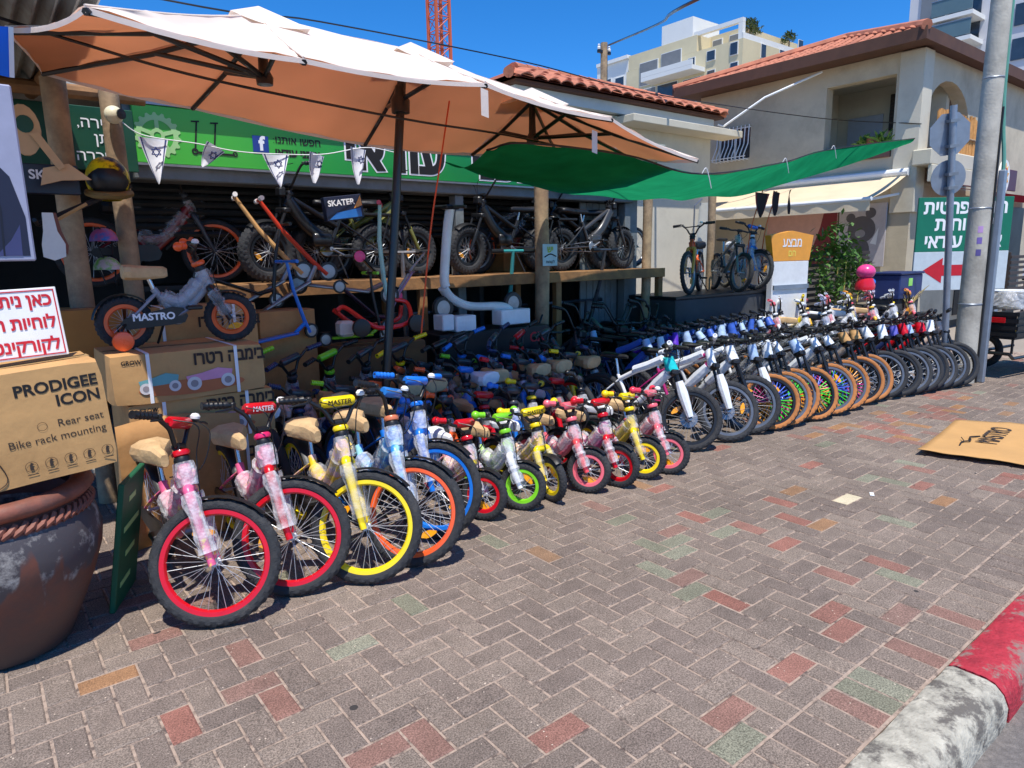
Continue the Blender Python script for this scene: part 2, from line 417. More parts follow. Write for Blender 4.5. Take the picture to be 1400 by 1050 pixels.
for b in bricks:
    c = None
    for n_, L in (('red', RED), ('green', GREEN), ('ochre', OCHRE), ('cream', CREAM)):
        for (x, y) in L:
            if b[0] <= x < b[1] and b[2] <= y < b[3]: c = n_
    if c is None:
        u = rp.random(); far = b[0] > 4.6 or b[2] > 3.0
        patch = 5.6 < b[0] < 8.2 and 2.0 < b[2] < 2.75
        if patch and u < .3: c = 'red'
        elif patch and u < .4: c = 'ochre'
        elif far and u < .05: c = 'red'
        elif far and u < .085: c = 'green'
        elif far and u < .1: c = 'ochre'
        elif not far and u < .012: c = 'green'
        else: c = 'grey'
    cls.append(c)
def brick_shape(mb, b, mi, dz=0., M_=None):
    c = .006; x0, x1, y0, y1 = b[0]+JT, b[1]-JT, b[2]+JT, b[3]-JT
    tx, ty = rp.uniform(-.006, .006), rp.uniform(-.006, .006); cx, cy = (x0+x1)/2, (y0+y1)/2
    def z(x, y): return dz+(x-cx)*tx+(y-cy)*ty
    vs = []
    for (z_, i_) in ((-.03, 0), (-c*.7, 0), (0, c)):
        for (x, y) in ((x0+i_, y0+i_), (x1-i_, y0+i_), (x1-i_, y1-i_), (x0+i_, y1-i_)): vs.append((x, y, z_+z(x, y)))
    fs = [(8, 9, 10, 11)]
    for r_ in (0, 4):
        for q in range(4): fs.append((r_+q, r_+(q+1) % 4, r_+4+(q+1) % 4, r_+4+q))
    mb.add(vs, fs, mi)
msand = mat('sand joints', lin(166, 146, 130), .95, 0, .25, 40, .3, 200, col2=lin(92, 80, 74), mix2=(.5, .62))
pavement = MB().box(-3.2, 12, .795, 5.75, -.14, -.0045).build('pavement', msand, smooth=0)
tag(pavement, kind='structure')
order = sorted(range(len(bricks)), key=lambda i: -in_view(bricks[i]))
near = set(order[:300])
KEYS = ['grey', 'red', 'green', 'ochre', 'cream']
rest = MB(); share = {}
for i, b in enumerate(bricks):
    if i in near:
        sz = (round(b[1]-b[0], 3), round(b[3]-b[2], 3))
        v_ = rp.randrange(4)
        if (sz, v_) not in share:
            mb = MB(); brick_shape(mb, (-sz[0]/2, sz[0]/2, -sz[1]/2, sz[1]/2), 0); share[sz, v_] = mb.mesh('brick', 0)
        link('brick', share[sz, v_], PM[cls[i]], pavement, T((b[0]+b[1])/2, (b[2]+b[3])/2, rp.uniform(-.0012, .0018)) @ RZ(rp.uniform(-.5, .5)))
    else: brick_shape(rest, b, KEYS.index(cls[i]), rp.uniform(-.0012, .0018))
tag(rest.build('bricks_beyond', [PM[k] for k in KEYS], pavement, smooth=0), kind='stuff')
# kerb of separate stones
mk_g = mat('worn white kerb paint', lin(178, 172, 156), .85, 0, .3, 16, .8, 60, col2=lin(104, 98, 90), mix2=(.5, .6))
mk_r = mat('worn red kerb paint', lin(168, 42, 54), .75, 0, .3, 14, .8, 60, col2=lin(140, 116, 106), mix2=(.53, .6))
kerb = MB().box(-8, 30, .63, .785, -.16, -.03).build('kerb', M['concrete'], smooth=0); tag(kerb, kind='structure')
kx = [-8+.92*i for i in range(12)]+[2.66+.92*i for i in range(30)]
kx = sorted(set([round(v, 3) for v in [2.66+.92*i for i in range(-11, 28)]]))
pr = [(.792, -.15), (.592, -.15), (.596, -.06), (.612, -.02), (.64, .004), (.67, .012), (.77, .012), (.79, .004)]
for i, x in enumerate(kx):
    mb = MB(); n_ = 10; st = []
    for a in range(n_+1):
        xx = x+.006+(.908)*a/n_
        for (y, z) in pr: st.append((xx, y+rp.uniform(-.003, .003), z+(rp.uniform(-.004, .002) if z > -.1 else 0)))
    k = len(pr); fs = [tuple(range(k)), tuple(n_*k+q for q in range(k))[::-1]]
    for a in range(n_):
        for q in range(k): fs.append((a*k+q, (a+1)*k+q, (a+1)*k+(q+1) % k, a*k+(q+1) % k))
    mb.add(st, fs)
    red = x >= 2.6 and (int(round((x-2.66)/.92)) % 2 == 0)
    o = mb.build('kerb_stone', mk_r if red else mk_g, kerb, smooth=40, fix=True)
# ------------------------------------------------------------------ shop building
M['plaster'] = mat('cream plaster', lin(198, 186, 162), .9, 0, .12, 1.2, .3, 24, col2=lin(160, 148, 128), mix2=(.5, .78), det=10)
M['render'] = mat('pale render', lin(206, 198, 178), .9, 0, .08, 1.5, .2, 30, col2=lin(186, 176, 156), mix2=(.52, .75))
M['palewall'] = mat('pale blue-grey wall', lin(196, 202, 200), .9, 0, .06, 1.5, .2, 30)
M['greysteel'] = mat('grey painted steel', lin(120, 126, 126), .5, 0, .15, 4, .1, 30, col2=lin(96, 98, 96), mix2=(.5, .7))
M['glass'] = mat('dark window glass', lin(52, 60, 70), .12, 0, .2, 2, spec=.8)
M['shutter'] = mat('grey blind', lin(120, 122, 124), .6, 0, .1, 3)
shop = thing('shop_building', 'single storey bicycle shop with dark open front behind green sign', 'shop', (3.5, 6, 0))
SM = T(-3.5, -6, 0)
def sp(name, mb, m_, parent=shop, Mx=SM, **k):
    o = mb.build(name, m_, parent, **k); o.matrix_local = Mx; return o
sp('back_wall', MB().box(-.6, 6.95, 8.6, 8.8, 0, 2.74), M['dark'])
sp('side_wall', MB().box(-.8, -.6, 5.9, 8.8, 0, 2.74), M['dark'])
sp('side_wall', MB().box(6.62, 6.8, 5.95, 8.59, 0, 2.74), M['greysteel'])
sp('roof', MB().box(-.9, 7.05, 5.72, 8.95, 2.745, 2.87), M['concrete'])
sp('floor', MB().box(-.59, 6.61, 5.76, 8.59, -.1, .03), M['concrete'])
sp('shutter_box', MB().cbox(1.08, 6.6, 5.84, 6.12, 2.16, 2.285, .01), M['greysteel'])
sp('header', MB().box(1.05, 6.98, 5.86, 6.1, 2.29, 2.74), M['greysteel'])
for x in (1.0, 4.02, 6.55):
    sp('door_post', MB().cbox(x-.05, x+.05, 5.88, 6.0, .0, 2.155, .006), M['greysteel'])
for i in range(6):                                   # ribbed metal cladding at the right end of the front
    sp('cladding_panel', MB().cbox(5.86+i*.11, 5.963+i*.11, 6.02, 6.05, .03, 2.155, .008), M['greysteel'])
rs = MB()
for i in range(7): rs.tube([(1.1, 6.22, 2.13-.06*i), (5.8, 6.22, 2.13-.06*i)], .026, 6)
sp('rolled_shutter', rs, mat('shutter slats', lin(38, 40, 40), .6, .2, .2, 5))

# green shop sign
def sign_green():
    m_ = bpy.data.materials.new('printed green board'); m_.use_nodes = True; n = m_.node_tree.nodes; l = m_.node_tree.links
    b = n['Principled BSDF']; b.inputs['Roughness'].default_value = .35
    tc = n.new('ShaderNodeTexCoord'); sx = n.new('ShaderNodeSeparateXYZ'); l.new(tc.outputs['Generated'], sx.inputs[0])
    nz = n.new('ShaderNodeTexNoise'); nz.inputs['Scale'].default_value = 1.2; l.new(tc.outputs['Object'], nz.inputs['Vector'])
    rp_ = n.new('ShaderNodeValToRGB'); ad = n.new('ShaderNodeMath'); ad.operation = 'MULTIPLY_ADD'; ad.inputs[1].default_value = .25
    l.new(nz.outputs['Fac'], ad.inputs[0]); l.new(sx.outputs[0], ad.inputs[2]); l.new(ad.outputs[0], rp_.inputs[0])
    e = rp_.color_ramp.elements; e[0].position = .1; e[0].color = (*lin(84, 196, 60), 1); e[1].position = .75; e[1].color = (*lin(12, 120, 58), 1)
    e2 = e.new(.4); e2.color = (*lin(28, 152, 62), 1)
    l.new(rp_.outputs[0], b.inputs['Base Color']); return m_
sg = thing('shop_sign', 'long green printed shop sign board with big outlined Hebrew lettering', 'sign', (4.05, 5.8, 2.27))
SGM = T(-4.05, -5.8, -2.27)
sp('board', MB().cbox(1.1, 7.0, 5.8, 5.85, 2.275, 2.69, .006), sign_green(), sg, SGM)
mframe = M['alu']
sp('frame', MB().box(1.09, 7.01, 5.79, 5.856, 2.692, 2.71).box(1.09, 7.01, 5.79, 5.856, 2.256, 2.273), mframe, sg, SGM)
yb = 5.797
def onboard(x, z, d=0): return SGM @ T(x, yb-d, z) @ FRONT
letters(sg, 'אופני', .42, M['whiteink'], onboard(4.62, 2.46), .034, True, sx=1.12)
letters(sg, 'אופני', .42, M['ink'], onboard(4.62, 2.46, .003), .02, True, sx=1.12)
letters(sg, 'עודאי', .42, M['whiteink'], onboard(3.28, 2.47), .034, True, sx=1.12)
letters(sg, 'עודאי', .42, M['ink'], onboard(3.28, 2.47, .003), .02, True, sx=1.12)
letters(sg, 'חפשו אותנו:', .085, M['ink'], onboard(2.33, 2.52), .0015, True)
letters(sg, 'אופני עודאי', .085, M['ink'], onboard(2.33, 2.42), .004, True)
fb = MB().cbox(1.955, 2.085, yb-.004, yb, 2.41, 2.54, .002).build('logo_tile', paint((30, 62, 140), .4), sg); fb.matrix_local = SGM
letters(sg, 'f', .15, M['whiteink'], onboard(2.025, 2.475, .006), .006)
gear = MB()
mgear = mat('pale green print', lin(168, 214, 140), .5, 0, .05)
gp = []
for i in range(72):
    a = 2*math.pi*i/72; r_ = .145 if i % 4 < 2 else .165; gp.append((1.255+r_*math.cos(a), 2.475+r_*math.sin(a)))
def ringflat(mb, c, ro, ri, y, n_=40, outer=None):
    vs = []; fs = []
    for i in range(n_):
        a = 2*math.pi*i/n_; o_ = outer[i] if outer else (c[0]+ro*math.cos(a), c[1]+ro*math.sin(a))
        vs += [(o_[0], y, o_[1]), (c[0]+ri*math.cos(a), y, c[1]+ri*math.sin(a))]
    for i in range(n_):
        j = (i+1) % n_; fs.append((2*i, 2*j, 2*j+1, 2*i+1))
    mb.add(vs, fs)
ringflat(gear, (1.255, 2.475), 0, .11, yb-.001, 72, gp)
ringflat(gear, (1.255, 2.475), .05, .025, yb-.001)
for k in range(5):
    a = 2*math.pi*k/5+.3; c, s = math.cos(a), math.sin(a); px, pz = -s*.014, c*.014
    gear.add([(1.255+c*.04+px, yb-.0012, 2.475+s*.04+pz), (1.255+c*.04-px, yb-.0012, 2.475+s*.04-pz), (1.255+c*.12-px, yb-.0012, 2.475+s*.12-pz), (1.255+c*.12+px, yb-.0012, 2.475+s*.12+pz)], [(0, 1, 2, 3)])
gear.build('gear_print', mgear, sg, smooth=0).matrix_local = SGM
for x in (1.56, 1.70):
    g2 = MB()
    ringflat(g2, (x-.05, 2.38), .025, .012, yb-.001, 24); ringflat(g2, (x+.11, 2.38), .02, .01, yb-.001, 24)
    for (p, q, t_) in (((x-.05, 2.38), (x-.02, 2.6), .006), ((x-.06, 2.6), (x+.0, 2.605), .006), ((x-.04, 2.375), (x+.11, 2.372), .008)):
        d = Vector((q[0]-p[0], q[1]-p[1])).normalized(); nx, nz_ = -d.y*t_, d.x*t_
        g2.add([(p[0]+nx, yb-.0015, p[1]+nz_), (p[0]-nx, yb-.0015, p[1]-nz_), (q[0]-nx, yb-.0015, q[1]-nz_), (q[0]+nx, yb-.0015, q[1]+nz_)], [(0, 1, 2, 3)])
    g2.build('scooter_print', M['ink'], sg, smooth=0).matrix_local = SGM

# dark green side sign
ds = thing('side_sign', 'dark green board with white Hebrew lines between two timber posts', 'sign', (.7, 5.62, 2.2))
DM = T(-.7, -5.62, -2.2)
sp('board', MB().cbox(.2, 1.07, 5.62, 5.65, 2.18, 2.6, .004), mat('deep green board', lin(14, 74, 52), .45, 0, .1, 3), ds, DM)
for i, (s_, z) in enumerate((('מכירה,', 2.49), ('ומתן', 2.39), ('השכרה', 2.27))):
    letters(ds, s_, .1, M['whiteink'], DM @ T(1.0, 5.615, z) @ FRONT, .0006, True, al='RIGHT')

# timber posts of the porch
def post(x, y, z1, r_, label, tx=0):
    mb = MB(); pts = [(x+tx*i/6+random.uniform(-.006, .006), y+random.uniform(-.006, .006), z1*i/6) for i in range(7)]
    mb.tube([Vector(p)-Vector((x, y, 0)) for p in pts], [r_*random.uniform(.95, 1.05) for _ in pts], 12)
    o = mb.build('timber_post', M['wood'], None); o.location = (x, y, 0)
    return tag(o, label, 'post', 'timber posts of the shop porch')
post(.55, 5.0, 2.62, .065, 'round timber post beside the yellow helmet')
post(.87, 5.2, 2.62, .06, 'round timber post behind the security camera')
post(4.68, 5.4, 2.3, .075, 'thick round timber post carrying the small blue notice', .03)
post(6.55, 5.6, 2.35, .06, 'slim timber post at the grey clad shop corner', .05)
post(8.3, 5.9, 2.5, .055, 'slim timber post behind the hanging orange bicycle', .02)

# porch roof at the left
pr_ = thing('porch_roof', 'lean-to porch roof of corrugated sheets on timber beams', 'roof', (.3, 4.5, 2.62))
PRM = T(-.3, -4.5, -2.62)
mcor = mat('weathered corrugated sheet', lin(150, 152, 146), .6, .3, .25, 4, .2, 20, col2=lin(120, 104, 88), mix2=(.5, .7))
for k in range(3):
    sp('roof_sheet', MB().grid(lambda u, v, k=k: Vector((-1.2+k*.62+u*.6, 3.6+v*2.2, 2.705+.02*math.sin(u*math.pi*16)+k*.004-.02*v)), 64, 2), mcor, pr_, PRM)
for y in (3.7, 4.6, 5.35): sp('beam', MB().tube([(-1.3, y, 2.62), (.05 if y < 4 else .2 if y < 5 else 1.1, y, 2.63)], .045, 10), M['timber'], pr_, PRM)
sp('rafter', MB().tube([(.55, 4.9, 2.66), (.5, 5.8, 2.68)], .04, 10), M['timber'], pr_, PRM)

# ------------------------------------------------------------------ house with tiled roof behind the shop
M['tile'] = mat('terracotta tile', lin(186, 116, 88), .85, 0, .25, 3, .2, 30, col2=lin(150, 92, 72), mix2=(.48, .7))
mh = thing('tiled_house', 'low house with pale walls and terracotta tiled roof behind the shop', 'house', (10, 9, 0))
MHM = T(-10, -9, 0)
def hp(name, mb, m_, **k): return sp(name, mb, m_, mh, MHM, **k)
hp('wall', MB().box(7.4, 12.55, 9, 13, 0, 4.03), M['render'])
hp('fascia', MB().box(7.2, 12.45, 8.86, 8.998, 4.04, 4.22), M['palewall'])
hp('ledge', MB().cbox(9.6, 12.95, 8.5, 8.995, 3.86, 3.99, .01), M['render'])
hp('eave_board', MB().box(7.1, 12.6, 8.72, 12.9, 4.225, 4.275), mat('dark eave timber', lin(92, 62, 48), .8, 0, .2, 4))
hp('roof', MB().add([(6.9, 8.65, 4.28), (12.6, 8.65, 4.28), (12.6, 12.6, 4.28), (6.9, 12.6, 4.28), (8.6, 10.6, 5.02), (11.1, 10.6, 5.02)],
                    [(0, 1, 5, 4), (1, 2, 5), (2, 3, 4, 5), (3, 0, 4)]), mat('roof underlay', lin(150, 84, 60), .9), smooth=0)
roof_o = [c for c in mh.children if c.name.startswith('roof')][0]
def tile_mesh(wd=.29, ln=.36):
    mb = MB()
    def P(u, v):
        a = math.pi*u; return Vector((-wd/2+wd*u, ln*v, .055*math.sin(a)**.7*(1-.25*v)))
    mb.grid(P, 8, 1); mb.grid(lambda u, v: P(u, 0)-Vector((0, 0, .02*v)), 8, 1); return mb.mesh('tile', 50)
tm = tile_mesh()
sl_ = math.atan2(.74, 1.95)
for r_ in range(6):
    y = 8.62+r_*.33*math.cos(sl_); z = 4.295+r_*.33*math.sin(sl_); cut = r_*.3
    for i in range(19):
        x = 7.25+.29*i
        if x < 7.1+cut or x > 12.6-cut: continue
        link('tile', tm, M['tile'], roof_o, T(x+random.uniform(-.008, .008), y+random.uniform(-.012, .012), z+random.uniform(0, .012)) @ RX(math.degrees(sl_)+random.uniform(-2, 2)))
for (a, b) in (((6.9, 8.65, 4.32), (8.6, 10.6, 5.06)), ((12.6, 8.65, 4.32), (11.1, 10.6, 5.06)), ((8.6, 10.6, 5.06), (11.1, 10.6, 5.06))):
    a, b = Vector(a), Vector(b)
    for k in range(9):
        p = a.lerp(b, k/9); q = a.lerp(b, (k+1.15)/9)
        o = MB().tube([p, q], [.085, .07], 10).build('ridge_tile', M['tile'], roof_o)
o = hp('drain_pipe', MB().tube([(12.5, 8.8, 4.12), (12.56, 8.7, 4.08), (12.9, 8.0, 4.55), (13.75, 7.3, 5.0)], .022, 8), M['white'])

# ------------------------------------------------------------------ two-storey house on the right
rh = thing('two_storey_house', 'two storey cream house with arched balcony and red tiled hip roof', 'house', (13.95, 5.54, 0))
RHM = T(-13.95, -5.54, 0)
def rp2(name, mb, m_, parent=rh, Mx=RHM, **k): return sp(name, mb, m_, parent, Mx, **k)
Xw, Yw = 13.95, 5.54
wl = MB()                                           # wall towards the shop, with openings
wl.box(Xw, Xw+.25, 5.54, 10.3, 0, 3.25)
wl.box(Xw, Xw+.25, 5.54, 5.96, 3.25, 5.08)
wl.box(Xw, Xw+.25, 5.96, 7.28, 4.72, 5.08)
wl.box(Xw, Xw+.25, 7.28, 8.96, 3.25, 5.08)
wl.box(Xw, Xw+.25, 8.96, 9.82, 3.25, 3.6).box(Xw, Xw+.25, 8.96, 9.82, 4.28, 5.08)
wl.box(Xw, Xw+.25, 9.82, 10.3, 3.25, 5.08)
rp2('wall', wl, M['plaster'], smooth=0)
wr = MB()                                           # street wall with the arch
wr.box(Xw+.252, 14.3, Yw, Yw+.25, 0, 5.078)
wr.box(14.3, 16.4, Yw, Yw+.25, 0, 3.25)
ar = [(14.3, 3.9)]
for i in range(13):
    a = math.pi-math.pi*i/12; ar.append((15.35+1.05*math.cos(a), 3.9+.78*math.sin(a)))
ar += [(16.4, 5.078), (14.3, 5.078)]
wr.prism(ar[1:], 'y', Yw, Yw+.25)
wr.box(16.4, 21, Yw, Yw+.25, 0, 5.078)
rp2('wall', wr, M['plaster'], smooth=0, fix=True)
rp2('far_wall', MB().box(Xw+.25, 21, 10.1, 10.25, 0, 5.07), M['plaster'])
rp2('balcony_floor', MB().box(Xw+.05, 17, 5.56, 9, 3.1, 3.24), M['plaster'])
rp2('balcony_back_wall', MB().box(15.9, 16.05, 5.8, 8.6, 3.245, 5.1).box(14.21, 15.89, 8.0, 8.15, 3.245, 5.1).box(16.06, 17.2, 6.9, 7.0, 3.245, 5.1), M['render'], smooth=0)
rp2('balcony_ceiling', MB().box(14.21, 17.2, 5.8, 8.6, 4.95, 5.06), M['render'])
dr = rp2('balcony_door', MB().cbox(15.86, 15.9, 7.0, 7.75, 3.25, 4.4, .01), paint((170, 176, 186), .5))
rp2('shutter', MB().cbox(15.8, 15.895, 6.1, 6.85, 4.02, 4.75, .01), mat('dark louvre', lin(54, 46, 42), .6, 0, .2, 6))
for i in range(9): rp2('slat', MB().box(15.77, 15.8, 6.13, 6.82, 4.06+i*.075, 4.1+i*.075), mat('dark louvre', lin(54, 46, 42)))
rp2('parapet', MB().cbox(13.9, 14.0, 5.97, 7.27, 3.245, 3.5, .01), mat('brown glazed parapet', lin(120, 84, 70), .5, 0, .2, 5))
rp2('balcony_slab', MB().cbox(13.82, 16.5, 5.2, 5.535, 3.02, 3.3, .02), M['render'])
rp2('column', MB().cbox(13.9, 14.3, 5.47, 5.9, 2.2, 5.06, .01), M['render'])
rp2('balcony_front', MB().cbox(13.85, 16.45, 5.18, 5.26, 2.72, 3.02, .01), M['render'])
for i in range(34):                                  # reed screen round the arch balcony
    x = 14.32+i*.06
    rp2('reed', MB().tube([(x, 5.32+random.uniform(-.01, .01), 3.3), (x+random.uniform(-.02, .02), 5.33, 4.02+random.uniform(-.05, .05))], .028, 6), mat('dry reed', lin(196, 142, 82), .8, 0, .25, 8))
rp2('reed_rail', MB().tube([(14.3, 5.29, 3.62), (16.4, 5.29, 3.62)], .02, 6), M['wood'])
# barred window
wd = rp2('window', MB().box(Xw+.1, Xw+.12, 8.96, 9.82, 3.6, 4.28), M['glass'])
for y in (8.965, 9.37, 9.78): rp2('mullion', MB().box(Xw+.06, Xw+.1, y, y+.036, 3.605, 4.275), M['white'], wd, Matrix())
for i in range(9):
    y = 8.98+i*.1; rp2('bar', MB().tube([(Xw-.03, y, 4.3), (Xw-.06, y, 3.9), (Xw-.2, y, 3.66), (Xw-.22, y, 3.57), (Xw-.03, y, 3.56)], .013, 5), M['white'], wd, Matrix())
rp2('bar_rail', MB().tube([(Xw-.02, 8.95, 4.25), (Xw-.02, 9.83, 4.25)], .013, 5).tube([(Xw-.2, 8.95, 3.62), (Xw-.2, 9.83, 3.62)], .013, 5), M['white'], wd, Matrix())
# roof
Ex0, Ey0, Ex1, Ey1, Ez = 13.3, 5.27, 21.6, 10.6, 5.09
mdk = mat('dark eave timber', lin(92, 62, 48), .8, 0, .2, 4)
rp2('eave_board', MB().box(Ex0, Ex1, Ey0, Ey1, Ez, Ez+.06), mdk)
rp2('fascia_board', MB().box(Ex0-.03, Ex0, Ey0-.03, Ey1, Ez-.05, Ez+.16).box(Ex0, Ex1, Ey0-.03, Ey0, Ez-.05, Ez+.16), mdk, smooth=0)
rt = rp2('roof', MB().add([(Ex0, Ey0, Ez+.1), (Ex1, Ey0, Ez+.1), (Ex1, Ey1, Ez+.1), (Ex0, Ey1, Ez+.1), (15.9, 7.9, Ez+1.0), (18.9, 7.9, Ez+1.0)],
                         [(0, 1, 5, 4), (1, 2, 5), (2, 3, 4, 5), (3, 0, 4)]), M['tile'], smooth=0)
tl = MB()                                           # courses of small far tiles
def course(ax0, ax1, base, slope, horiz, n_):
    """tiles over one roof face"""
    for c in range(n_):
        s0 = c/n_; s1 = (c+1)/n_
        L0, L1 = ax0[0]+(ax0[1]-ax0[0])*s0, ax1[0]+(ax1[1]-ax1[0])*s0
        t = L0+.05
        while t < L1-.1:
            for q in range(4):
                def pt(u, s):
                    h = .05*math.sin(math.pi*u)
                    a = t+.2*u; b = base+slope[0]*s; z = Ez+.1+slope[1]*s+h+.02
                    return Vector((b, a, z)) if horiz else Vector((a, b, z))
                tl.add([pt(q/4, s0), pt((q+1)/4, s0), pt((q+1)/4, s1), pt(q/4, s1)], [(0, 1, 2, 3)])
            t += .21
course((Ey0, 7.9), (Ey1, 7.9), Ex0, (2.6, .9), True, 9)
course((Ex0, 15.9), (Ex1, 18.9), Ey0, (2.63, .9), False, 9)
tag(rp2('roof_tiles', tl, M['tile'], rt, Matrix(), smooth=60), kind='stuff')
rp2('hip_cap', MB().tube([(Ex0-.02, Ey0-.02, Ez+.17), (15.9, 7.9, Ez+1.06)], .09, 8).tube([(Ex0, Ey1, Ez+.17), (15.9, 7.9, Ez+1.06)], .09, 8), M['tile'], rt, Matrix())
# balcony plant
pl = thing('balcony_plant', 'spiky green plant overhanging the house balcony parapet', 'plant', (13.95, 6.3, 3.5))
mleaf = mat('plant leaf', lin(92, 128, 44), .6, 0, .35, 10)
lf = MB()
for i in range(70):
    a = random.uniform(0, 6.28); e = random.uniform(.3, 1.3); L = random.uniform(.2, .42); c = Vector((random.uniform(-.06, .06), random.uniform(-.25, .25), 0))
    d = Vector((math.cos(a)*math.cos(e), math.sin(a)*math.cos(e), math.sin(e))); s = d.cross(Vector((0, 0, 1))).normalized()*.022
    t1 = c+d*L*.6; t2 = c+d*L-Vector((0, 0, L*.2))
    lf.add([c-s*.5, c+s*.5, t1+s, t2, t1-s], [(0, 1, 2, 3, 4)])
lf.build('foliage', mleaf, pl, smooth=0)
MB().lathe([(.0, 0), (.09, 0), (.12, -.0), (.13, .12), (.11, .12), (.1, .02)], 14).build('pot', paint((150, 90, 60), .7), pl)
# beige awning of the house front
aw = thing('awning', 'long beige fabric awning pulled out from the cream house', 'awning', (13.9, 8, 2.9))
AWM = T(-13.9, -8, -2.9)
mawn = cloth('beige awning cloth', lin(214, 196, 166), (.12, .1, .075))
sp('fabric', MB().grid(lambda u, v: Vector((13.9-1.45*u, 5.6+5.2*v, 2.9-.5*u-.04*math.sin(math.pi*u))), 8, 14), mawn, aw, AWM)
sp('valance', MB().grid(lambda u, v: Vector((12.44+.01*math.sin(v*60), 5.6+5.2*v, 2.4-.2*u)), 2, 60), mawn, aw, AWM)
sp('front_bar', MB().tube([(12.45, 5.58, 2.4), (12.45, 10.82, 2.4)], .035, 8), M['white'], aw, AWM)
sp('roller', MB().tube([(13.85, 5.58, 2.93), (13.85, 10.82, 2.93)], .07, 10), M['white'], aw, AWM)
for y in (5.75, 8.2, 10.6): sp('arm', MB().tube([(13.93, y, 2.55), (13.2, y+.1, 2.45), (12.5, y, 2.38)], .025, 8), M['white'], aw, AWM)
# posters under the awning
def poster(name, label, y0, y1, z0, z1, x, m_):
    o = thing(name, label, 'poster', (x, (y0+y1)/2, z0)); b = MB().cbox(-.02, .01, -(y1-y0)/2, (y1-y0)/2, 0, z1-z0, .004).build('board', m_, o); return o
p1_ = poster('wall_poster', 'faded pink wall poster with dark red curve under the awning', 6.86, 8.4, 1.2, 2.4, 13.9, paint((206, 160, 148), .5))
def disc_poly(cx, cz, rx_, rz_, n_=20, a0=0, a1=360):
    return [(cx+rx_*math.cos(R(a0+(a1-a0)*i/n_)), cz+rz_*math.sin(R(a0+(a1-a0)*i/n_))) for i in range(n_+(0 if a1-a0 == 360 else 1))]
def flat(parent, poly, m_, d, name='print', Mx=None):
    """flat print on a board that faces -x: polygon in (y,z)"""
    o = MB().add([(-.02-d, a, b) for a, b in poly], [tuple(range(len(poly)))]).build(name, m_, parent, smooth=0)
    if Mx is not None: o.matrix_local = Mx
    return o
flat(p1_, [(-.76, .02), (-.76, 1.18), (-.5, 1.18), (-.42, .8), (-.3, .45), (-.1, .02)], paint((122, 30, 42), .5), .002, 'red_curve_print')
flat(p1_, disc_poly(.32, .62, .34, .11), paint((226, 178, 60), .5), .002, 'yellow_print')
p2_ = poster('wall_poster', 'grey wall poster with a round eared bear picture', 5.92, 6.83, 1.2, 2.41, 13.9, paint((190, 184, 186), .5))
mb_ = paint((96, 92, 96), .6)
flat(p2_, disc_poly(0, .72, .27, .26), mb_, .002, 'bear_head_print'); flat(p2_, disc_poly(.22, .95, .09, .09), mb_, .003, 'bear_ear_print'); flat(p2_, disc_poly(-.16, 1.03, .1, .1), mb_, .003, 'bear_ear_print')
flat(p2_, disc_poly(.04, .3, .22, .28), mb_, .003, 'bear_body_print'); flat(p2_, disc_poly(.02, .64, .1, .08), paint((150, 146, 148), .6), .004, 'bear_muzzle_print')
flat(p2_, [(-.3, .42), (-.33, .75), (-.18, .45)], M['white'], .005, 'cone_print')

# ground floor front of the right house
rp2('recess_shade_panel', MB().box(16.5, 20.5, 5.52, 5.535, .1, 2.45), mat('shop recess shade', lin(40, 36, 36), .5, 0, .2, 2))  # flat dark panel on the wall; a recess's shade put into its colour
aw2 = thing('burgundy_awning', 'dark burgundy awning over the house street front', 'awning', (17, 5.5, 2.7))
sp('fabric', MB().grid(lambda u, v: Vector((14.35+6*v, 5.5-.9*u, 2.72-.18*u)), 4, 10), cloth('burgundy cloth', lin(96, 26, 34), (.05, .01, .01)), aw2, T(-17, -5.5, -2.7))
sp('valance', MB().grid(lambda u, v: Vector((14.35+6*v, 4.6, 2.54-.14*u)), 1, 10), cloth('burgundy cloth', None, None), aw2, T(-17, -5.5, -2.7))
ov = thing('oval_sign', 'oval yellow and red picture sign on a burgundy bracket board', 'sign', (17.75, 5.2, 2.8))
MB().cbox(-.1, 1.0, .06, .1, -.05, .4, .01).build('board', paint((84, 36, 58), .5), ov)
MB().prism(disc_poly(0, .2, .3, .36, 24), 'y', 0, .05).build('oval_panel', paint((240, 236, 226), .5), ov)
MB().prism([(.24*(1 if i % 2 else .55)*math.cos(R(i*18)), .2+.3*(1 if i % 2 else .6)*math.sin(R(i*18))) for i in range(20)], 'y', -.006, 0).build('flame_print', paint((238, 170, 40), .5), ov)
MB().prism(disc_poly(0, .24, .1, .16, 14), 'y', -.01, -.006).build('red_print', paint((196, 50, 60), .5), ov)
def slat_fence(label, x0, x1, y, z0, z1, n_):
    o = thing('slat_fence', label, 'fence', (x0, y, 0), 0, 'dark slat fences of the terrace')
    for i in range(n_): MB().cbox(0, x1-x0, -.012, .012, z0+(z1-z0)*i/n_, z0+(z1-z0)*(i+.55)/n_, .003).build('slat', mat('dark slat timber', lin(62, 52, 48), .7, 0, .25, 6), o)
    for k in range(int((x1-x0)/1.2)+1): MB().cbox(k*1.2, k*1.2+.06, .013, .06, 0, z1+.02, .004).build('post', mat('dark slat timber', lin(62, 52, 48)), o)
slat_fence('dark horizontal slat fence behind the leafy bush', 9.4, 12.9, 5.75, .3, 1.55, 13)
slat_fence('dark slat fence under the burgundy awning', 16.6, 20.6, 4.6, .1, 1.4, 12)

